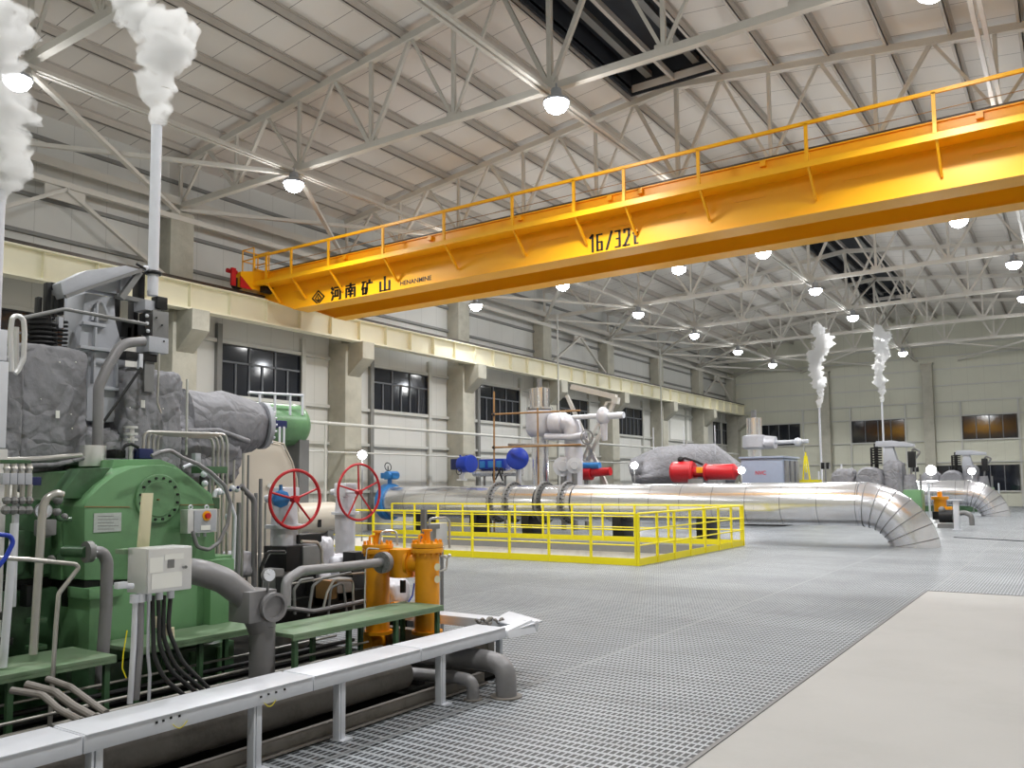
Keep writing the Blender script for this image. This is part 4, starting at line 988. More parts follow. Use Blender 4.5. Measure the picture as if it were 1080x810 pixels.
pxbox(MB(), GX+.10, 222, 590, 247, 662, .55).build('side_foot', 'green', t, .015)
pxbox(MB(), GX-.02, 226, 586, 247, 596, .3).build('side_flange', 'green', t, .01)
c = P(166, 526, GX); R = (P(166, 500, GX)-P(166, 552, GX)).length/2
ec = MB().lathe(c, (1, 0, 0), [(0, R), (.02, R), (.024, R-.005), (.024, R-.05), (.03, R-.055), (.03, .02)], 40).build('end_cover', 'green', t)
for k in range(16):
    g = 2*PI*(k+.5)/16; q = c+V((.022, math.cos(g)*R*.84, math.sin(g)*R*.84)); MB().cyl(q, q+V((.014, 0, 0)), .011, None, 6).build('cover_bolt', 'dark', ec, 0, 0)
MB().bar(P(89, 534.5, GX+.003), P(137, 534.8, GX+.003), .004, .006).bar(P(190, 532.5, GX+.003), P(226, 532.2, GX+.003), .004, .006).build('joint_line', 'rust', t, 0, 0)
npl = pxbox(MB(), GX+.006, 99, 541, 128, 561, .008).build('nameplate', 'plate', t, 0, 0)
for k in range(5):
    MB().bar(P(103, 544.5+3.4*k, GX+.0075), P(103+(22 if k % 2 else 17), 544.3+3.4*k, GX+.0075), .001, .004).build('engraved_line', 'iron', npl, 0, 0)
MB().cyl(P(165, 527, GX+.02), P(168, 527, GX+.06), .006, None, 8).build('stud', 'rust', t)
settle(t)
t = thing('machine_foundation', 'dark green steel foundation frame under the gearbox, behind the platform legs', 'foundation')
a, b = P(-30, 690, -6.42), P(247, 690, GX)
MB().box(-7.0, -6.44, .4, P(90, 690, -6.42).y, .03, P(40, 690, -6.42).z-.01).build('left_frame', 'darkgreen', t, .01)
MB().box(-6.8, -6.02, P(94, 690, GX).y, P(247, 690, GX).y, .03, P(160, 690, GX).z-.01).build('right_frame', 'darkgreen', t, .01)
for k in range(5):
    y = P(94, 690, GX).y+.1+k*.25; MB().box(-6.02, -5.995, y-.02, y+.02, .03, .38).build('stiffener', 'green', t)
settle(t)
t = thing('bearing_pedestal', 'dark green bearing pedestal at the left edge, behind the upright pipes', 'bearing housing')
pxbox(MB(), -6.45, -30, 528, 62, 612, .7).build('upper_block', 'darkgreen', t, .02)
pxbox(MB(), -6.42, -30, 622, 90, 690, .8).build('lower_block', 'darkgreen', t, .02)
pxbox(MB(), -6.5, -30, 610, 62, 624, .6).build('joint_gap', 'dark', t)
for x in (10, 38): pxbox(MB(), -6.36, x, 560, x+16, 606, .1).build('side_rib', 'darkgreen', t, .01)
for x, y in ((70, 540), (80, 552), (62, 566), (72, 583), (30, 590)): MB().cyl(P(x, y, -6.46), P(x, y, -6.40), .02, None, 8).build('plug', 'darkgreen', t)
for x in (28, 72): pxbox(MB(), -6.30, x, 618, x+7, 640, .1).build('clamp', 'dark', t, .005)
MB().cyl(P(66, 588, -6.45), P(66, 588, -6.3), .05, .04, 14).build('drain_boss', 'darkgreen', t)
settle(t)
# ---- wrapped steam casing
def wrap(nm, label, X, x0, y0, x1, y1, depth, s, **kw):
    a, b = P(x0, (y0+y1)/2, X), P(x1, (y0+y1)/2, X); xm = (x0+x1)/2
    o = MB().soft(X-depth, X, a.y, b.y, P(xm, y1, X).z, P(xm, y0, X).z, kw.pop('n', 26), seed=s, **kw).build(nm, 'blanket', tw, 0, 70)
    return o
tw = thing('steam_turbine', 'grey cloth wrapped steam turbine casing with a tall cast valve yoke and lever', 'turbine')
wrap('steam_chest_wrap', '', -6.75, 20, 364, 94, 490, .75, 3, rnd=.13, n=44, amp=.018, fr=3)
wrap('casing_wrap', '', -6.62, 5, 374, 25, 500, .6, 9, rnd=.2, n=36, amp=.016, fr=3.4)
wrap('casing_wrap', '', -6.95, 60, 450, 140, 520, .8, 5, rnd=.25, amp=.04, fr=5)
wrap('front_chest_wrap', '', -6.9, 130, 388, 194, 500, .7, 12, rnd=.18, n=44, amp=.022, fr=3.2)
ex = [P(190, 447, -7.6), P(215, 448, -7.55), P(250, 448, -7.5), P(274, 449, -7.45)]
r0 = (P(215, 410, -7.5)-P(215, 483, -7.5)).length/2
MB().softtube([ex[0], ex[0].lerp(ex[1], .5), ex[1], ex[1].lerp(ex[2], .5), ex[2], ex[2].lerp(ex[3], .6), ex[3]], [r0*1.0, r0*1.02, r0, r0*.98, r0*.9, r0*.78, r0*.62], 34, .03, 4, 6).build('exhaust_wrap', 'blanket', tw, 0, 70)
wrap('exhaust_skirt_wrap', '', -7.25, 186, 438, 262, 512, .6, 15, rnd=.45, amp=.035, fr=4)
fl_ = MB().lathe(ex[3], (ex[3]-ex[2]).normalized(), [(0, r0*.55), (0, r0*.72), (.05, r0*.72), (.05, r0*.5)], 34).build('exhaust_flange', 'cast', tw)
bb = MB(); bb.bolts(ex[3]+(ex[3]-ex[2]).normalized()*.05, (ex[3]-ex[2]).normalized(), r0*.65, 20, .014, .03); bb.build('flange_bolts', 'galv', fl_, 0, 0)['kind'] = 'stuff'
MB().softtube([P(190, 455, -7.1), P(230, 454, -7.1), P(262, 466, -7.15)], .03, 10, .008, 6, 3, .1).build('seam_roll', 'blanket', tw, 0, 60)
# pins and tags on the cloth
for x, y in ((43, 421), (63, 382), (80, 382), (75, 437), (76, 452), (137, 430), (172, 431)):
    MB().ball(P(x, y, -6.73 if x < 100 else -6.86), .007, 8).build('fixing_pin', 'paper', tw)
for x, y, X in ((61, 437, -6.72), (151, 426, -6.86)): pxbox(MB(), X, x-2, y-4, x+2, y+4, .006).build('paper_tag', 'paper', tw, 0, 0)
# cast yoke and lever on top
YX = -7.05
yk = pxpoly(MB(), YX, [(90, 309), (121, 314), (122, 338), (131, 372), (83, 372), (86, 340)], .3).build('valve_yoke', 'cast', tw, .012)
pxpoly(MB(), YX-.42, [(68, 312), (92, 306), (92, 372), (72, 372)], .04).build('yoke_side', 'cast', tw, .008)
pxbox(MB(), YX, 92, 370, 132, 445, .45).build('yoke_lower', 'cast', tw, .012)
for (x0, y0, x1, y1) in ((88, 340, 112, 343.5), (85, 366, 122, 369.5), (107, 408, 128, 411.5)): pxbox(MB(), YX+.05, x0, y0, x1, y1, .08).build('web_rib', 'cast', tw, .004)
for x, y0, y1 in ((103, 320, 340), (101.5, 345, 367), (100, 372, 404), (124, 372, 408)): pxbox(MB(), YX+.05, x-1, y0, x+1, y1, .08).build('web_rib', 'cast', tw, .004)
pxpoly(MB(), YX+.025, [(97, 338), (102, 320), (106, 318), (114, 334), (114, 338)], .02).build('arched_recess', 'iron', tw, 0, 0)
MB().tube([P(97, 338, YX+.02), P(101, 322, YX+.02), P(105, 317.5, YX+.02), P(109, 321, YX+.02), P(115, 336, YX+.02)], .012, 8, .03).build('arched_rib', 'cast', tw)
lv = pxpoly(MB(), YX+.12, [(64, 298), (92, 285), (133, 280), (148, 284), (93, 304), (69, 314), (66, 308)], .17).build('lever_beam', 'cast', tw, .01)
MB().bar(P(69, 313, YX+.14), P(93, 304, YX+.14), .03, .03).bar(P(93, 304, YX+.14), P(149, 285, YX+.14), .03, .03).build('beam_edge', 'iron', lv, 0, 0)
pxpoly(MB(), YX+.03, [(95, 305), (146, 286.5), (130, 312), (122, 310)], .15).build('beam_gusset', 'cast', tw, .008)
MB().bar(P(147, 287, YX+.1), P(127, 315, YX+.1), .05, .05).bar(P(122, 312, YX+.05), P(160, 320, YX+.05), .05, .04).build('link_arm', 'iron', tw, 0, 0)
MB().bar(P(129, 289, YX+.05), P(128, 310, YX+.05), .012, .03).build('web_rib', 'cast', tw, 0, 0)
sp = MB(); ca, cb = P(49, 336, YX), P(49, 366, YX)
n = 7
for k in range(n*12): 
    pass
sp.tube([V((YX-.1+.125*math.cos(k*2*PI/14), ca.y+.125*math.sin(k*2*PI/14), cb.z+(ca.z-cb.z)*k/(14*6))) for k in range(14*6+1)], .014, 8).build('coil_spring', 'dark', tw)
MB().cyl(cb-V((.1, 0, .03)), ca-V((.1, 0, -.02)), .085, None, 16).build('spring_core', 'dark', tw)
sq = MB(); ca2, cb2 = P(66, 335, YX-.1), P(66, 366, YX-.1)
sq.tube([V((YX-.15+.06*math.cos(k*2*PI/12), ca2.y+.06*math.sin(k*2*PI/12), cb2.z+(ca2.z-cb2.z)*k/(12*7))) for k in range(12*7+1)], .011, 6).build('coil_spring', 'dark', tw)
for x0, y0, x1, y1, nm in ((40, 313, 44.5, 334, 'guide_rod'), (49, 298, 54, 334, 'guide_plate'), (54, 298, 61, 306, 'guide_plate'), (57, 306, 61, 334, 'guide_rod'), (63, 306, 68, 332, 'guide_rod'), (62, 334, 67, 346, 'guide_block')):
    pxbox(MB(), YX-.02, x0, y0, x1, y1, .06).build(nm, 'cast' if nm == 'guide_block' else 'dark', tw, .004)
for x0, y0, x1, y1 in ((123, 312, 127, 334), (141, 315, 146, 356), (128, 338, 150, 357), (146, 286, 153, 318), (134, 345, 139, 358)):
    pxbox(MB(), YX-.05, x0, y0, x1, y1, .1).build('linkage_rod', 'dark', tw, .006)
MB().cyl(P(60, 366, YX+.04), P(60, 372, YX+.04), .02, None, 8).build('stud', 'iron', tw)
settle(tw)
# ---- vent stack
t = thing('vent_stack', 'tall thin galvanised vent pipe rising from the machine and steaming at its top', 'vent pipe')
VX = -7.0; a, b = P(161, 312, VX), P(163, 132, VX)
MB().cyl((VX, a.y, a.z), (VX, a.y, b.z), .048, None, 18).build('stack_pipe', 'galv', t)
MB().torus((VX, a.y, P(161, 288, VX).z), (0, 0, 1), .06, .018, 18, 6).cyl((VX, a.y+.02, P(161, 289, VX).z), (VX+.02, a.y-.18, P(161, 283, VX).z), .012, None, 8).build('clamp', 'dark', t)
MB().ball(P(154, 283, VX), .03, 10).build('pivot', 'galv', t)
settle(t); VENT = V((VX, a.y, b.z))
# ---- servo unit
t = thing('servo_actuator', 'grey steel servo actuator block at the foot of the tall vent pipe', 'actuator')
SX = -6.85
pxbox(MB(), SX, 161, 328, 178, 357, .16).build('main_plate', 'iron', t, .006)
pxbox(MB(), SX+.03, 157, 355.5, 178, 372, .2).build('lower_block', 'cast', t, .006)
pxbox(MB(), SX-.02, 153, 317, 170, 328, .18).build('upper_block', 'cast', t, .006)
pxbox(MB(), SX+.02, 166, 313, 177, 326, .1).build('solenoid_valve', 'dark', t, .008)
pxbox(MB(), SX+.02, 153, 330, 160, 352, .1).build('terminal_strip', 'dark', t, .006)
for x, y in ((171, 343), (173, 360), (165, 335)): MB().cyl(P(x, y, SX+.0), P(x, y, SX+.04), .008, None, 8).build('bolt', 'dark', t)
pxbox(MB(), SX+.0, 133, 372, 166, 380, .12).build('bracket', 'dark', t, .005); pxbox(MB(), SX+.02, 147, 373, 151, 389, .04).build('sight_glass', 'galv', t, .004)
pxbox(MB(), SX-.05, 152, 380, 158, 388, .05).build('plug', 'dark', t, .004)
for x, y in ((155, 333), (155, 341), (156, 349)): MB().ball(P(x, y, SX+.03), .018, 8).build('connector', 'galv', t)
MB().box(SX-.1, SX-.02, P(155, 350, SX).y, P(165, 350, SX).y, P(160, 390, SX).z-.2, P(160, 378, SX).z).build('mount', 'iron', t)
settle(t)
# ---- visible pipework round the turbine
def pipe1(nm, m_, label, X, pts, r, rad=.1, cat='pipe', grp=None, seg=12):
    return solo(pxtube(MB(), X, pts, r, seg, rad), nm, m_, label, cat, grp)
t = thing('oil_drain_pipe', 'thick grey bent pipe coming down from the servo block into a steel drum', 'pipe')
pxtube(MB(), -6.6, [(152, 360), (128, 362), (113, 388), (104, 408), (103, 472)], .042, 16, .2).build('pipe_bend', 'pipe', t)
a, b = P(98, 470, -6.6), P(98, 492, -6.6); MB().cyl(a, V((a.x, a.y, b.z)), .10, None, 24).build('drum', 'stain', t, .005)
settle(t)
pipe1('lever_rod', 'iron', 'thin bent rod running across the front of the coil springs', -6.75, [(22, 336), (68, 326), (112, 334), (154, 342)], .016, .1, 'rod')
pipe1('brace_rod', 'dark', 'dark thin diagonal rod in front of the cast yoke', -6.7, [(149, 388), (110, 444)], .012, 0, 'rod')
t = tw
MB().tube([P(12, 392, -6.35), P(11, 350, -6.35), P(13, 335, -6.35), P(19, 332.5, -6.35), P(25, 337, -6.35), P(26, 352, -6.35), P(25, 378, -6.35), P(19, 391, -6.35), P(16, 394, -6.35)], .018, 12, .1).build('grab_handle', 'stain', t)['label'] = 'polished U shaped tube handle'
MB().cyl(P(17, 345, -6.4), P(17, 392, -6.4), .02, None, 10).build('grab_handle_stay', 'stain', t)
pipe1('steam_line', 'tube', 'thin bright line dropping from the servo block to the pipe bundle', -6.75, [(168, 373), (166, 425), (170, 436)], .010, .03, 'pipe', None, 8)
pipe1('steam_line', 'girt', 'thin pale line standing just left of the wrapped exhaust', -6.7, [(197.5, 400), (196.5, 480)], .011, 0, 'pipe', None, 8)
t = thing('pipe_bundle', 'bundle of four bright tubes bending down beside the wrapped exhaust', 'pipes')
for k in range(4):
    pxtube(MB(), -6.55-.05*k, [(151+5*k, 474), (152+5*k, 455+k*1.0), (238-5*k, 458+1.3*k), (240-5*k, 470), (239-5*k, 590)], .013, 8, .06).build('bent_tube', 'tube', t)
pxbox(MB(), -6.45, 216, 492, 240, 499, .2).build('pipe_clamp', 'darkgreen', t, .005)
settle(t)
t = thing('valve_pipe_rack', 'upright grey pipes with small valves right of the green gearbox', 'pipes')
for i, (x, y0, y1, X, r_, m_) in enumerate(((247, 485, 640, -6.7, .012, 'tube'), (257, 478, 640, -6.9, .015, 'tube'), (262, 480, 640, -7.2, .012, 'iron'), (213, 502, 600, -6.5, .022, 'dark'), (221, 505, 600, -6.5, .016, 'iron'), (252, 530, 640, -6.45, .022, 'pipe'), (270, 520, 640, -7.0, .018, 'iron'), (280, 530, 640, -7.1, .012, 'tube'), (275, 505, 640, -7.3, .02, 'iron'))):
    MB().cyl(P(x, y0, X), V((X, P(x, y0, X).y, max(.03, P(x, y1, X).z))), r_, None, 10).build('upright_tube', m_, t)
pxtube(MB(), -6.9, [(254, 512), (259, 518), (268, 527), (268, 640)], .028, 12, .1).build('bent_tube', 'pipe', t)
for x, y in ((216, 510), (215, 500), (231, 519), (245, 515), (250, 516), (240, 545)): MB().ball(P(x, y, -6.35), .03, 10).build('fitting', 'galv', t)
for x, y in ((243, 517), (251, 514)): MB().ball(P(x, y, -6.3), .015, 8).build('blue_knob', 'navy', t)
pxbox(MB(), -6.3, 225, 525, 232, 537, .08).build('green_valve', 'darkgreen', t, .006)
pxtube(MB(), -6.35, [(226, 524), (227, 518), (232, 517), (236, 520)], .02, 10, .03).build('elbow', 'galv', t)
pxbox(MB(), -6.6, 206, 478, 212, 492, .06).build('junction', 'cast', t, .005)
pxbox(MB(), -7.6, 246, 585, 285, 640, .2).build('manifold', 'beige', t, .02)
settle(t)
pipe1('flexible_conduit', 'pipe', 'grey flexible conduit looping down to the small push button box', -5.85, [(160, 481), (168, 477), (180, 475), (193, 483), (208, 489), (222, 498), (237, 512), (243, 530), (240, 553), (231, 572), (220, 580), (208, 577), (203, 560)], .016, .06, 'conduit')
pipe1('flexible_conduit', 'galv', 'second grey flexible conduit arching to the right of the push button box', -5.95, [(193, 493), (205, 488), (222, 500), (240, 520), (248, 545), (246, 600)], .014, .08, 'conduit')
# top fittings of the gearbox
t = thing('vent_fitting', 'small blue grey valve with a bright vertical pipe on top of the gearbox', 'valve')
a = P(138, 486, -6.5); MB().cyl(a, V((a.x, a.y, P(138, 452, -6.5).z)), .022, None, 12).build('riser', 'stain', t)
for y in (452, 459, 465): MB().cyl(P(138, y, -6.5), P(138, y-2.4, -6.5), .055, None, 16).build('flange', 'stain', t)
pxbox(MB(), -6.42, 147, 473, 162, 484, .12).build('actuator', 'navy', t, .01)
pxtube(MB(), -6.45, [(128, 476), (132, 470), (138, 468), (146, 472)], .014, 8, .04).build('side_tube', 'dark', t)
pxbox(MB(), -6.5, 122, 474, 133, 483, .15).build('dark_block', 'dark', t, .01)
settle(t)
# ---- left edge instruments
t = thing('instrument_manifold', 'grey instrument valve manifold of four blocks at the left edge', 'manifold')
for k in range(4):
    x = 3+8*k
    pxbox(MB(), -5.7, x, 499, x+7.4, 511, .1).build('valve_block', 'cast', t, .004)
    MB().cyl(P(x+4, 499, -5.75), P(x+4, 489, -5.75), .017, None, 10).ball(P(x+4, 494, -5.75), .024, 8).build('stem', 'tube', t)
    MB().cyl(P(x+5, 511, -5.75), P(x+4, 526, -5.75), .015, None, 10).build('lower_stem', 'tube', t)
    MB().ball(P(x+4, 528, -5.72), .028, 8).ball(P(x+3, 538, -5.72), .032, 8).build('fitting', 'iron', t)
pxbox(MB(), -5.8, 2, 485, 33, 489, .08).build('upper_bar', 'darkgreen', t, .004); pxbox(MB(), -5.8, 8, 525, 33, 529, .08).build('lower_bar', 'darkgreen', t, .004)
pxbox(MB(), -5.9, 33, 503, 44, 512, .1).build('solenoid', 'navy', t, .008)
pxbox(MB(), -5.85, 14, 529, 19, 640, .04).build('stand', 'galv', t, .003)
settle(t)
t = thing('wrapped_pipe_line', 'pair of thin pipes passing under the grey steam chest cloth', 'pipes')
pxtube(MB(), -6.3, [(4, 485), (40, 484), (86, 480)], .02, 10, .1).build('upper_pipe', 'tube', t); pxtube(MB(), -6.3, [(30, 491), (60, 490), (88, 483)], .018, 10, .1).build('lower_pipe', 'blanket', t)
settle(t)
pxg = P(46, 539, -5.8)
def gauge(c, r, n, label, stem_to):
    t = thing('pressure_gauge', label, 'gauge'); n = V(n).normalized()
    MB().lathe(c, n, [(-.04, r*.8), (-.035, r), (.0, r), (.004, r*.95)], 26).build('case', 'iron', t)
    d = MB().lathe(c+n*.0045, n, [(0, r*.9), (.001, r*.9)], 26).build('dial', 'dial', t)
    a, b = frame_of(n)
    for k in range(9):
        g = -.8+k*(PI+1.6)/8; u = a*math.cos(g)+b*math.sin(g); MB().bar(c+n*.0058+u*r*.68, c+n*.0058+u*r*.84, .003, .001).build('tick', 'black', d, 0, 0)
    MB().bar(c+n*.0062-a*r*.1, c+n*.0062+(a*.6+b*.5)*r*.8, .004, .001).build('needle', 'black', d, 0, 0)
    MB().cyl(c-n*.02-V((0, 0, r*.9)), stem_to, .01, None, 8).build('stem', 'iron', t)
    settle(t); return t
gauge(pxg, .055, (1, -.35, 0), 'round white pressure gauge behind the bent pipe at the left', P(46, 556, -5.82))
pipe1('oil_return_pipe', 'tube', 'upright steel pipe with a gooseneck top in front of the dark green pedestal', -5.7, [(66, 522), (60, 520), (50, 524), (45, 535), (35, 690)], .026, .1)
pipe1('oil_return_pipe', 'galv', 'straight steel pipe left of the gooseneck pipe', -5.6, [(15.5, 552), (3, 704)], .024, 0)
t = thing('pipe_valve_set', 'small valves and flanged stubs beside the gooseneck pipe', 'valves')
for x, y, s in ((61, 527, .035), (60, 540, .03), (50, 562, .035), (68, 545, .025), (44, 559, .025), (54, 590, .03), (46, 592, .025)):
    MB().ball(P(x, y, -5.95), s, 10).build('fitting', 'iron', t)
pxtube(MB(), -5.95, [(61, 520), (60, 548), (75, 548)], .016, 10, .04).build('tube', 'darkgreen', t); pxbox(MB(), -5.9, 40, 548, 60, 565, .06).build('valve_body', 'iron', t, .01)
pxbox(MB(), -6.0, 34, 652, 50, 658, .1).build('bracket', 'darkgreen', t, .004); pxbox(MB(), -6.0, 33, 681, 50, 686, .1).build('bracket', 'darkgreen', t, .004)
for x, y in ((8, 650), (9, 677)): pxbox(MB(), -5.85, x-4, y-4, x+5, y+4, .1).build('clamp', 'dark', t, .005)
settle(t)
pipe1('hand_tube', 'tube', 'bright bent tube dropping in front of the green base to the sump', -5.3, [(-5, 588), (30, 590), (80, 595), (83, 599), (62, 626), (59, 660), (54, 738), (51, 792)], .014, .05)
t = thing('oil_drain_pipe', 'grey flanged drain pipe bending down the front of the green base', 'pipe')
pxtube(MB(), -5.75, [(92, 582), (108, 582), (113, 592), (112, 640), (106, 726)], .042, 16, .12).build('pipe_bend', 'pipe', t)
a = P(93, 582, -5.75); fl2 = MB().cyl(a-V((0, .02, 0)), a+V((0, .02, 0)), .075, None, 20).build('flange', 'iron', t); MB().cyl(a-V((.2, .06, 0)), a+V((0, -.01, 0)), .04, None, 14).build('stub', 'darkgreen', t)
bb = MB(); bb.bolts(a+V((0, .02, 0)), (0, 1, 0), .06, 8, .008, .012); bb.build('flange_bolts', 'galv', fl2, 0, 0)['kind'] = 'stuff'
settle(t)
pipe1('air_hose', 'blue', 'blue plastic hose bending at the left edge of the picture', -5.1, [(-6, 563), (11, 565), (14, 572), (6, 588), (-6, 603), (-10, 860)], .013, .05, 'hose')
t = thing('steel_cabinet', 'bright steel cabinet door at the far left edge', 'cabinet')
pxbox(MB(), -6.1, -40, 345, 8, 378, .25).build('upper_door', 'galv', t, .006); pxbox(MB(), -6.1, -40, 379, 8, 472, .25).build('lower_door', 'galv', t, .006); pxbox(MB(), -6.1, -40, 473, 4, 720, .25).build('base_panel', 'stain', t, .006)
settle(t)
# ---- junction box on conduits
JX = -4.75
t = thing('junction_box', 'stainless steel junction box with paper notices, standing on conduits above the tray', 'junction box')
a, b = P(154, 600, JX), P(202, 600, JX); z1, z0 = P(154, 579, JX).z, P(178, 624, JX).z
MB().box(JX-.2, JX, a.y, b.y, z0, z1).build('box_body', 'stain', t, .006)
MB().box(JX, JX+.012, a.y+.006, b.y-.006, z0+.006, z1-.006).build('door', 'stain', t, .004)
for (x0, y0, x1, y1, m_) in ((158, 588, 172, 604, 'paper'), (160, 604, 192, 620, 'paper'), (174, 584, 194, 590, 'paper'), (177, 590, 184, 599, 'iron')):
    pxbox(MB(), JX+.0145, x0, y0, x1, y1, .002).build('notice', m_, t, 0, 0)
MB().cyl(P(196, 598, JX+.012), P(196, 598, JX+.03), .01, None, 10).build('lock', 'iron', t)
for dx in (-.19, -.03): pass
MB().box(JX-.29, JX-.2, a.y-.03, b.y-.05, P(151, 577.5, -5.0).z-.03, P(151, 577.5, -5.0).z).build('back_rail', 'platgreen', t)
pxbox(MB(), JX-.02, 124, 614, 135, 621, .04).build('side_bracket', 'galv', t, .004); MB().cyl(P(133, 618, JX-.04), P(140, 618, JX-.04), .018, None, 10).build('side_gland', 'galv', t)
for x, r_ in ((142, .021), (148, .024), (157, .012), (168, .017), (180, .017)):
    p = P(x, 625, JX-.06); MB().cyl(V((p.x, p.y, z0-.05)), V((p.x, p.y, z0+.0)), r_+.006, None, 12).build('cable_gland', 'galv', t)
settle(t)
for i, (pts, r_, m_, lab) in enumerate(([([(143, 627), (141, 680), (137, 742)], .017, 'galv', 'leftmost grey flexible conduit under the stainless box')] + [([(148.5, 628), (147, 690), (143, 738)], .022, 'pipe', 'thick grey conduit under the stainless box')] + [([(157, 628), (156, 690), (158, 712), (157, 740)], .010, 'galv', 'thin bright conduit under the stainless box')])):
    solo(pxtube(MB(), JX-.06, pts, r_, 12, .05), 'conduit', m_, lab, 'conduit')
for i, pts in enumerate(([(161, 628), (162, 690), (172, 715), (195, 734)], [(167, 628), (168, 680), (180, 708), (208, 731)], [(173, 628), (172, 672), (184, 702), (214, 728)], [(180, 628), (177, 664), (192, 698), (220, 726)])):
    t = thing('power_cable', 'black power cable curving from the stainless box to the tray, %s from the left' % ORD[i], 'cable', 'black power cables')
    pxtube(MB(), 0, [(x, y, JX-.06+.05*k) for k, (x, y) in enumerate(pts)], .014, 10, .25).build('cable', 'rubber', t)
    q = [P(163+6*i, 650+4*i, JX-.05), P(163.5+6*i, 662+4*i, JX-.05)]
    MB().cyl(q[0], q[1], .0165, None, 10).build('paper_marker', 'tape', t)
    settle(t)
solo(pxpoly(MB(), -5.0, [(151, 520), (162, 520), (157.5, 577), (146, 577)], .02), 'wooden_board', 'tape', 'pale upright wooden board leaning behind the stainless junction box', 'board', None, .002)
pxw = pxtube(MB(), JX-.04, [(134, 665), (130, 690), (129, 705), (133, 715)], .0035, 6, .03)
solo(pxw, 'earth_wire', 'yellow', 'thin yellow green earth wire left of the grey conduits', 'wire')
solo(pxpoly(MB(), at(130, 744, Z=.032).x, [(126, 743), (132, 722), (135, 722), (133, 744)], .01), 'paper_scrap', 'tape', 'torn cream paper scrap at the foot of the conduits', 'paper')
# ---- push button box on the gearbox side
BX = -5.85
t = thing('push_button_box', 'small grey push button box with one amber button on the right of the gearbox', 'switch box')
pxbox(MB(), BX, 198, 537, 229, 562, .1).build('box_body', 'stain', t, .005)
pxbox(MB(), BX+.008, 205, 538, 228, 561, .01).build('cover', 'cast', t, .003)
c = P(218, 544, BX+.01); MB().cyl(c-V((0, .0, 0)), c+V((.005, 0, 0)), .04, None, 22).build('button_plate', 'amber', t); MB().cyl(c, c+V((.025, 0, 0)), .02, .023, 18).build('button', 'red', t)
pxbox(MB(), BX+.012, 212, 554, 222, 559, .003).build('label_plate', 'paper', t, 0, 0)
for x in (201, 218): MB().torus(P(x, 535, BX-.03), (1, 0, 0), .016, .006, 16, 6).build('lug', 'galv', t)
for x in (203, 209, 216): MB().cyl(P(x, 562, BX-.05), P(x, 566, BX-.05), .012, None, 8).build('cable_gland', 'galv', t)
MB().box(GX, BX-.1, P(205, 550, BX).y, P(220, 550, BX).y, P(210, 556, BX).z, P(210, 545, BX).z).build('bracket', 'iron', t)
settle(t)
# ---- big grey pipe elbow with the blanked branch
EX = -5.15
t = thing('drain_header', 'fat grey pipe elbow sweeping down from the gearbox to a flanged box and upright pipe', 'pipe')
e0, e1, e2, e3 = V((-5.75, P(196, 607, -5.35).y, P(196, 604, -5.35).z)), P(215, 604, -5.35), P(250, 622, -5.2), P(270, 648, EX)
MB().tube([P(190, 602, -5.5), P(210, 603, -5.35), P(236, 612, -5.25), P(257, 628, -5.2), P(268, 645, EX), P(275, 662, EX)], .095, 24, .2).build('elbow', 'pipe', t)
rr = .10
up = P(277, 650, EX); MB().cyl(V((EX, up.y, .03)), V((EX, up.y, up.z)), .095, None, 26).build('riser', 'pipe', t)
zb = P(277, 656, EX).z; MB().torus((EX, up.y, zb-.03), (0, 0, 1), .094, .006, 28, 6).build('weld_ring', 'iron', t)
pxbox(MB(), EX+.1, 263, 623, 292, 656, .24).build('flanged_box', 'pipe', t, .01)
c = P(287, 640, EX+.12); n_ = V((.99, -.10, -.02)).normalized()
MB().lathe(c-n_*.1, n_, [(0, .09), (.1, .09), (.1, .108), (.14, .108), (.14, .085), (.11, .08), (.11, .0)], 30).build('blanked_branch', 'pipe', t)
settle(t)
gauge(P(284, 606.5, -5.0), .05, (1, -.25, .1), 'round white pressure gauge on the flanged pipe box', P(282, 624, -5.05))
t = thing('oil_inlet_pipe', 'grey pipe running from the flanged box along to the orange strainers', 'pipe')
pxtube(MB(), 0, [(301, 640, -5.25), (302, 612, -5.3), (318, 602, -5.35), (360, 598, -5.42), (402, 593, -5.5), (411, 592, -5.52)], .042, 16, .1).build('pipe_run', 'pipe', t)
a, b = P(402, 593.5, -5.5), P(410, 592.5, -5.52); fq = MB().cyl(a, a.lerp(b, .5), .10, None, 24).build('flange', 'pipe', t)
bb = MB(); bb.bolts(a, a-b, .08, 8, .01, .015); bb.build('flange_bolts', 'iron', fq, 0, 0)['kind'] = 'stuff'
settle(t)
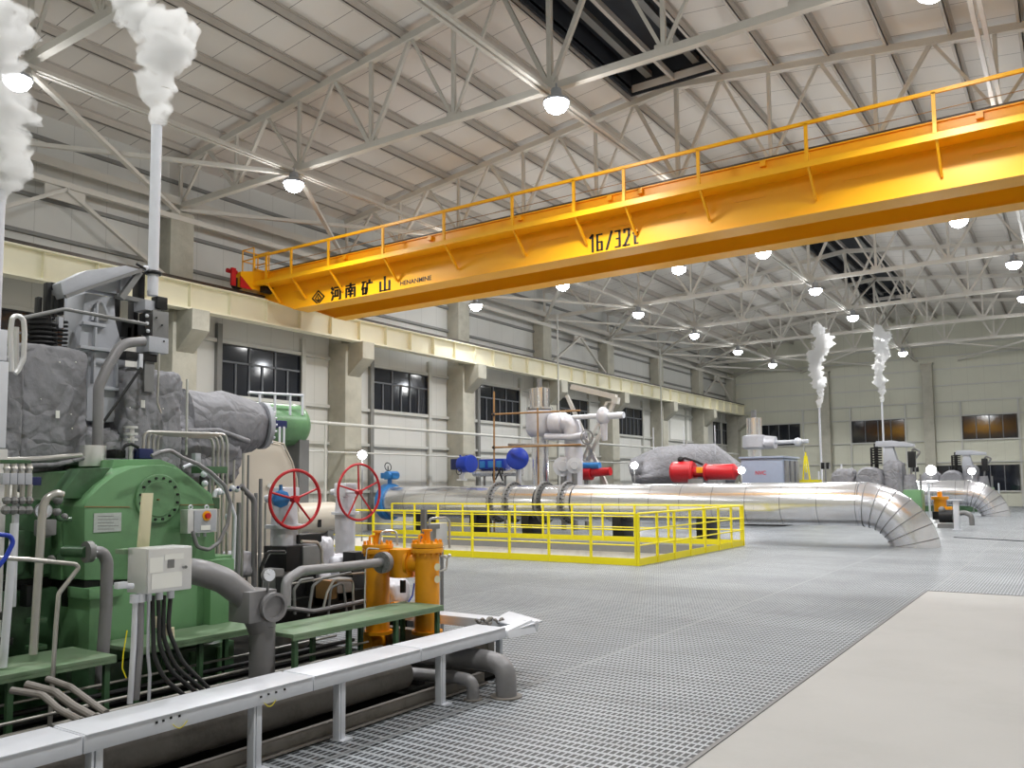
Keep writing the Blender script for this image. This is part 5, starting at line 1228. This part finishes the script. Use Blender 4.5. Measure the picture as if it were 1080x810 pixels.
# ---- orange duplex strainer
t = thing('duplex_strainer', 'orange twin basket strainer standing behind the green platform', 'strainer')
def vessel(xc, ytop, ybot, X, w):
    c = P(xc, ytop, X); zb = max(.03, P(xc, ybot, X).z); r = w/2*(P(xc, 600, X)-V((0, 0, EYE))).dot(FWD)/F_PX
    MB().cyl((c.x, c.y, zb), (c.x, c.y, c.z-.03), r, None, 28).build('vessel', 'orange', t)
    ld = MB().cyl((c.x, c.y, c.z-.05), (c.x, c.y, c.z-.005), r*1.32, None, 32).cyl((c.x, c.y, c.z), (c.x, c.y, c.z+.04), r*1.3, None, 32).build('lid', 'orange', t, .004)
    k = MB(); k.bolts((c.x, c.y, c.z+.04), (0, 0, 1), r*1.12, 12, .014, .03); k.bolts((c.x, c.y, c.z-.05), (0, 0, -1), r*1.12, 12, .012, .025); k.build('lid_bolts', 'orange', ld, 0, 0)['kind'] = 'stuff'
    MB().cyl((c.x, c.y, c.z+.04), (c.x, c.y, c.z+.16), .03, None, 12).cyl((c.x, c.y, c.z+.15), (c.x, c.y, c.z+.17), .05, None, 12).build('vent_plug', 'orange', ld)
    MB().tube([(c.x-.02, c.y-r*.8, c.z+.03), (c.x-.02, c.y-r*.8, c.z+.12), (c.x-.02, c.y-r*.25, c.z+.12), (c.x-.02, c.y-r*.25, c.z+.03)], .012, 8, .02).build('lifting_handle', 'orange', ld)
    MB().cyl((c.x, c.y, zb), (c.x, c.y, zb+.03), r*1.25, None, 26).build('foot_ring', 'orange', t)
    return c, r
cL, rL = vessel(398.5, 578, 668, -5.75, 25); cR, rR = vessel(450.5, 577, 668, -5.22, 26)
mid = P(424, 593, -5.5); d = (cR-cL); d.z = 0; d.normalize()
MB().cyl(V((mid.x, mid.y, mid.z))-V((0, 0, .14)), V((mid.x, mid.y, mid.z))+V((0, 0, .13)), .125, None, 26).build('changeover_drum', 'orange', t, .006)
MB().cyl(V((cL.x, cL.y, mid.z)), V((cR.x, cR.y, mid.z)), .085, None, 20).build('connecting_barrel', 'orange', t)
for f in (.36, .64): q = V((cL.x, cL.y, mid.z)).lerp(V((cR.x, cR.y, mid.z)), f); MB().cyl(q-d*.015, q+d*.015, .12, None, 24).build('barrel_flange', 'orange', t)
for x, y in ((461, 598), (461, 611)):
    q = P(x, y, -5.08); MB().lathe(q, (1, -.2, 0), [(0, .035), (.004, .035)], 20).build('sticker', 'tape', t)
MB().tube([P(464, 586, -5.1), P(472, 587, -5.1), P(471, 600, -5.1), P(463, 603, -5.12)], .01, 8, .03).build('vent_tube', 'tube', t)
for x, y in ((467, 578), (470, 587), (474, 586)): MB().ball(P(x, y, -5.1), .02, 8).build('small_valve', 'stain', t)
MB().tube([P(384, 667, -5.5), P(385, 600, -5.5), P(387, 578, -5.5), P(400, 579, -5.45)], .006, 6, .03).build('sampling_tube', 'girt', t)
MB().cyl(P(425, 612, -5.5), P(425, 625, -5.5), .03, None, 12).build('drain_stub', 'dark', t)
MB().tube([P(400, 574, -5.7), P(402, 562, -5.7), P(406, 560, -5.7), P(418, 560, -5.6), P(419, 575, -5.55)], .012, 8, .05).build('balance_tube', 'tube', t)
settle(t)
t = thing('filter_gauge_stand', 'grey instrument box with a bent tube and post behind the right orange strainer', 'instrument stand')
QX = -5.9
pxbox(MB(), QX, 460, 552, 472, 575, .12).build('case', 'stain', t, .006)
pxbox(MB(), QX+.02, 452, 553, 464, 558, .1).build('bracket', 'iron', t, .004)
p = P(447, 537, QX); MB().box(QX-.03, QX+.03, p.y-.02, p.y+.02, .03, p.z).build('post', 'iron', t)
pxtube(MB(), QX, [(452, 575), (453, 547), (470, 546), (474, 550), (474, 578)], .014, 8, .05).build('bent_tube', 'tube', t)
p = P(466, 575, QX-.05); MB().cyl(V((p.x, p.y, .03)), p, .02, None, 8).build('leg', 'iron', t)
settle(t)
# ---- green horizontal tank
t = thing('expansion_tank', 'green horizontal tank end with railing hoops, behind the grey exhaust', 'tank')
a, b = P(262, 446, -10.5), P(306, 449, -10.5); r_ = (P(300, 426, -10.5)-P(300, 470, -10.5)).length/2
MB().lathe(a, (0, 1, 0), [(0, r_), ((b-a).y, r_), ((b-a).y+.04, r_*1.04), ((b-a).y+.1, r_*1.04), ((b-a).y+.16, r_*.92), ((b-a).y+.22, r_*.5)], 34).build('shell', 'green', t)
for x in (274, 290, 306, 319):
    p = P(x, 428, -10.2); q = P(x, 415.5, -10.2); MB().cyl(p-V((0, 0, .15)), q, .02, None, 8).build('hoop_post', 'galv', t)
MB().cyl(P(262, 414, -10.2), P(320, 417, -10.2), .02, None, 8).build('hoop_rail', 'galv', t)
pxbox(MB(), -9.95, 282, 443, 303, 451, .15).build('dark_bracket', 'navy', t, .01)
for dy in (.2, .9): MB().box(-10.75, -10.25, a.y+dy-.1, a.y+dy+.1, 0, a.z-r_*.7).build('support', 'iron', t)
for x in (295, 299.5): MB().cyl(P(x, 450, -9.95), V((-9.95, P(x, 450, -9.95).y, 0)), .018, None, 8).build('drain_tube', 'galv', t)
settle(t)
# ---- beige exhaust bonnet and small beige tank
t = thing('condenser_neck', 'beige rounded steel exhaust hood behind the red handwheel', 'exhaust hood')
pxpoly(MB(), -8.6, [(240, 640), (242, 540), (248, 495), (256, 475), (264, 466), (284, 465), (299, 468), (308, 487), (313, 505), (315, 540), (315, 640)], .9).build('hood_shell', 'beige', t, .05)
MB().tube([P(248, 495, -8.58), P(256, 475, -8.58), P(264, 466, -8.58), P(284, 465, -8.58), P(299, 468, -8.58), P(308, 487, -8.58), P(313, 505, -8.58), P(315, 540, -8.58)], .012, 8).build('weld_bead', 'beige', t)
MB().cyl(P(284.5, 512, -8.6), P(284.5, 512, -8.55), .03, None, 14).build('vent_boss', 'paper', t)
settle(t)
t = thing('beige_tank', 'small beige horizontal tank right of the first red handwheel', 'tank')
a, b = P(306, 548, -9.6), P(350, 548, -9.6); MB().lathe(a, (0, 1, 0), [(0, .2), (.04, .24), ((b-a).y, .24), ((b-a).y+.05, .14)], 24).build('shell', 'beige', t)
for f in (.2, .8): q = a.lerp(b, f); MB().box(q.x-.15, q.x+.15, q.y-.06, q.y+.06, 0, q.z-.15).build('support', 'iron', t)
pxbox(MB(), -9.35, 336, 548, 339, 556, .02).build('label_plate', 'dark', t)
settle(t)
# ---- gate valves with red handwheels
def gate_valve(hx, hy, X, ry, nrm, body, label, blue=False):
    t = thing('gate_valve', label, 'valve', 'gate valves with red handwheels')
    c = P(hx, hy, X); R = (P(hx, hy-ry, X)-P(hx, hy+ry, X)).length/2; n = V(nrm).normalized(); a, b = frame_of(n)
    w = MB().torus(c, n, R, .017, 44, 8).build('handwheel_rim', 'red', t)
    for k in range(5):
        g = 2*PI*k/5+.25; u = a*math.cos(g)+b*math.sin(g); MB().cyl(c-n*.01, c+u*R, .013, .011, 8).build('spoke', 'red', w)
    MB().cyl(c-n*.05, c+n*.03, .035, None, 14).build('hub', 'red', w)
    e = c-n*.55; MB().cyl(c, e, .022, None, 10).build('spindle', 'galv', t)
    bx_ = P(*body, X-.35)
    MB().softtube([V((bx_.x, bx_.y, .25)), V((bx_.x, bx_.y, .8)), V((bx_.x, bx_.y, c.z-.25)), V((bx_.x, bx_.y, c.z+.02))], [.16, .13, .14, .11], 18, .02, 7, 3).build('bonnet_wrap', 'wool', t, 0, 60)
    MB().box(bx_.x-.11, bx_.x+.11, bx_.y-.11, bx_.y+.11, c.z-.06, c.z+.12).build('gear_head', 'galv', t, .015)
    MB().cyl(V((bx_.x, bx_.y, c.z+.03)), e, .05, .04, 12).build('gear_arm', 'galv', t)
    for z in (.35, .62, c.z-.3): MB().cyl((bx_.x, bx_.y, z), (bx_.x, bx_.y, z+.035), .19, None, 20).build('flange', 'galv', t)
    MB().soft(bx_.x-.22, bx_.x+.22, bx_.y-.25, bx_.y+.25, .03, .36, 8, .5, .02, 5, 3).build('body_wrap', 'wool', t, 0, 60)
    if blue:
        q = P(296, 526, X-.1); MB().lathe(q, (1, -.5, 0), [(-.06, .05), (-.05, .09), (.02, .09), (.04, .05)], 8).cyl(q, q+V((0, 0, .14)), .018, None, 10).build('indicator_head', 'skyblue', t); MB().cyl(q-V((.02, 0, 0)), V((bx_.x, bx_.y, q.z-.02)), .03, None, 10).build('indicator_arm', 'galv', t)
    settle(t)
gate_valve(311.5, 526.5, -6.5, 30.5, (.99, -.15, .0), (299, 590), 'gate valve with the left red handwheel, in front of the beige hood', True)
gate_valve(379, 519, -7.9, 29.5, (1, -.05, .0), (364, 590), 'gate valve with the right red handwheel, in front of the lit flood lamp')
# ---- dark machinery between gearbox and strainers
t = thing('control_valve', 'dark square valve actuator box with brown front, behind the grey inlet pipe', 'actuator')
pxbox(MB(), -6.6, 302, 576, 320, 602, .35).build('side_case', 'dark', t, .01); pxbox(MB(), -6.58, 320, 576, 340, 601, .35).build('front_case', 'iron', t, .01)
pxtube(MB(), -6.4, [(318, 571), (335, 572), (339, 580), (340, 600)], .016, 8, .05).build('air_tube', 'tube', t); pxbox(MB(), -6.7, 315, 563, 340, 573, .2).build('top_block', 'dark', t, .02)
p = P(320, 602, -6.8); MB().box(p.x-.08, p.x+.08, p.y-.1, p.y+.1, .03, p.z).build('pedestal', 'dark', t)
settle(t)
t = thing('wrapped_pump_casing', 'white cloth wrapped lump of pipework left of the orange strainers', 'pipework')
def sw(x0, y0, x1, y1, X, s, m_='wool'):
    a, b = P(x0, (y0+y1)/2, X), P(x1, (y0+y1)/2, X); MB().soft(X-.35, X, a.y, b.y, max(.03, P((x0+x1)/2, y1, X).z), P((x0+x1)/2, y0, X).z, 10, .45, .03, 5, s).build('wrap', m_, t, 0, 60)
sw(340, 566, 356, 605, -6.9, 2); sw(352, 585, 384, 640, -6.8, 5); sw(250, 582, 272, 610, -6.9, 8); sw(336, 600, 352, 640, -6.7, 11)
pxbox(MB(), -6.6, 375, 582, 388, 598, .2).build('dark_box', 'dark', t, .01)
settle(t)
t = thing('lube_oil_skid', 'dark clutter of oil pumps and tubes below the grey inlet pipe', 'pump skid')
pxbox(MB(), -6.1, 262, 630, 385, 655, .5).build('skid_base', 'sump', t, .01)
for x0, y0, x1, y1, X, m_ in ((305, 608, 325, 640, -6.2, 'dark'), (330, 612, 345, 640, -6.1, 'dark'), (348, 612, 356, 632, -5.9, 'rust'), (356, 610, 372, 634, -6.1, 'iron'), (372, 600, 386, 640, -6.3, 'dark'), (290, 600, 300, 640, -6.4, 'iron')):
    pxbox(MB(), X, x0, y0, x1, y1, .2).build('pump_block', m_, t, .015)
for pts, r_, m_ in (([(340, 645), (345, 625), (352, 612), (372, 612), (373, 650)], .012, 'tube'), ([(346, 650), (349, 620), (362, 614), (366, 650)], .012, 'iron'), ([(325, 650), (330, 618), (340, 610), (370, 604)], .014, 'iron'), ([(311, 648), (310, 622), (317, 612), (330, 610)], .014, 'iron'), ([(268, 640), (290, 640), (330, 645), (385, 634)], .022, 'pipe'), ([(300, 617), (330, 612), (360, 606), (386, 604)], .010, 'tube'), ([(275, 640), (275, 600), (282, 582), (300, 582)], .016, 'dark'), ([(276, 622), (277, 596), (284, 583), (301, 583)], .012, 'iron')):
    pxtube(MB(), -5.85, pts, r_, 8, .05).build('oil_tube', m_, t)
settle(t)
t = thing('valve_box_set', 'orange rusty gear and white fabric heap between the two orange strainers', 'pipework')
a, b = P(412, 632, -5.9), P(436, 632, -5.9); MB().soft(-6.2, -5.9, a.y, b.y, P(424, 640, -5.9).z, P(424, 612, -5.9).z, 10, .5, .04, 6, 4).build('fabric_heap', 'wool', t, 0, 60)
MB().cyl(P(414, 640, -5.8), P(436, 640, -5.8), .05, None, 12).build('rusty_gear', 'orange', t)
pxtube(MB(), -5.6, [(428, 640), (435, 628), (437, 615)], .008, 6, .03).build('blue_hose', 'blue', t)
p = P(424, 640, -5.95); MB().box(-6.15, -5.75, p.y-.15, p.y+.15, .03, p.z).build('support', 'dark', t)
settle(t)
solo(MB().box(-5.9, -4.55, 6.3, 6.4, .03, .3), 'sump_bulkhead', 'dirty', 'dusty brown bulkhead plate closing the far end of the sump', 'plate')
t = thing('oil_pump_motor', 'orange pump motor low behind the legs of the green platform', 'pump')
a = P(385, 662, -5.9); MB().cyl((a.x, a.y, .16), (a.x, a.y+.5, .16), .1, None, 16).cyl((a.x, a.y+.5, .16), (a.x, a.y+.56, .16), .13, None, 16).build('motor_body', 'orange', t); MB().box(a.x-.12, a.x+.12, a.y, a.y+.5, .03, .08).build('foot', 'dark', t)
settle(t)
# ---- steam
def steam_mat():
    mt = bpy.data.materials.new('rising_steam'); mt.use_nodes = True; n = mt.node_tree; n.nodes.clear()
    out = n.nodes.new('ShaderNodeOutputMaterial'); vol = n.nodes.new('ShaderNodeVolumePrincipled'); n.links.new(vol.outputs[0], out.inputs['Volume'])
    vol.inputs['Color'].default_value = (.995, .995, .995, 1); vol.inputs['Anisotropy'].default_value = .1
    g = n.nodes.new('ShaderNodeNewGeometry'); nz = n.nodes.new('ShaderNodeTexNoise'); nz.inputs['Scale'].default_value = 7; nz.inputs['Detail'].default_value = 5; nz.inputs['Roughness'].default_value = .6
    n.links.new(g.outputs['Position'], nz.inputs['Vector'])
    mr = n.nodes.new('ShaderNodeMapRange'); mr.inputs['From Min'].default_value = .40; mr.inputs['From Max'].default_value = .62; mr.inputs['To Min'].default_value = 0; mr.inputs['To Max'].default_value = 1
    n.links.new(nz.outputs['Fac'], mr.inputs['Value'])
    k = math_node(n, 'MULTIPLY', mr.outputs[0], STEAM_DENS); n.links.new(k, vol.inputs['Density'])
    return mt
STEAM_DENS = 24
M['steam'] = steam_mat()
def plume(base, pts, label, k=1.0):
    """pts: (sideways, height, radius)"""
    base = V(base); side = V((.83, .56, 0))
    path = [base+side*s*k+V((0, 0, h*k)) for s, h, r in pts]; rs = [r*k for s, h, r in pts]
    mb = MB(); n = len(path); P2, R2 = [], []
    for i in range(n-1):
        for j in range(9):
            f = j/9; q = path[i].lerp(path[i+1], f); w = rs[i]*(1-f)+rs[i+1]*f
            wob = noise.noise(q*(1.8/k)); wob2 = noise.noise(q*(4.2/k)+V((9, 2, 4)))
            P2.append(q+side*wob*w*.7); R2.append(max(.02, w*(1.05+.6*wob2+.45*noise.noise(q*(11/k)))))
    P2.append(path[-1]); R2.append(rs[-1]*.6)
    o0 = len(mb.v); mb.tube(P2, R2, 28)
    for i in range(o0, len(mb.v)):
        j = min(len(P2)-1, (i-o0)//28); d = mb.v[i]-P2[j]
        g = mb.v[i]/k; mb.v[i] = P2[j] + d*max(.4, 1+.5*noise.noise(g*4.5)+.45*noise.noise(g*9))
    o = mb.build('steam_plume', 'steam', None, 0, 70, True); tag(o, label, 'steam plume', 'rising steam plumes'); settle(o)
plume(VENT, [(0, .0, .05), (.0, .12, .07), (-.02, .35, .12), (.10, .6, .20), (.0, .85, .22), (-.12, 1.05, .22), (-.22, 1.3, .18), (-.3, 1.6, .22), (-.2, 2.0, .3)], 'white steam plume rising from the tall vent pipe at upper left')
lv_ = P(-1, 200, -7.2)
plume(V((lv_.x, lv_.y, lv_.z-.1)), [(0, 0, .09), (.02, .3, .14), (-.03, .6, .2), (.03, .9, .16), (-.05, 1.2, .2), (-.08, 1.6, .24)], 'white steam plume at the left edge of the picture')
solo(MB().cyl((lv_.x, lv_.y, 2.2), (lv_.x, lv_.y, lv_.z), .05, None, 14), 'vent_stack', 'galv', 'galvanised vent pipe at the left edge under the left steam plume', 'vent pipe')
for px_, py0, y, h, w, lab in ((864, 430, 42.0, 4.1, .36, 'thicker far steam plume, left of the far window'), (930, 424, 48.6, 4.1, .30, 'thinner far steam plume, in front of the far wall')):
    b = at(px_, py0, Y=y)
    solo(MB().cyl((b.x, y, 1.2), (b.x, y, b.z), .05, None, 10), 'vent_stack', 'galv', 'thin pale vent pipe under the ' + lab.split(',')[0] + (' left' if px_ < 900 else ' right'), 'vent pipe')
    plume(b, [(0, 0, .08), (.05, h*.15, w*.5), (-.05, h*.32, w*.8), (-.1, h*.5, w*.9), (.08, h*.68, w), (.1, h*.85, w*1.1), (.15, h, w*.9)], lab)
# ================================================================ FINISH
for o in LOOSE:
    if o.location.length < 1e-6: settle(o)
w = bpy.data.worlds.new('night'); scn.world = w; w.use_nodes = True
w.node_tree.nodes['Background'].inputs[0].default_value = (.02, .025, .04, 1); w.node_tree.nodes['Background'].inputs[1].default_value = .3
vs = scn.view_settings; scn.display_settings.display_device = 'sRGB'
vs.view_transform = 'Standard'; vs.look = 'None'; vs.gamma = 1; vs.use_curve_mapping = False; vs.exposure = EXPO
scn.cycles.max_bounces = 8; scn.cycles.diffuse_bounces = 5; scn.cycles.glossy_bounces = 4; scn.cycles.volume_bounces = 5
scn.cycles.sample_clamp_indirect = 6; scn.cycles.caustics_reflective = False; scn.cycles.caustics_refractive = False
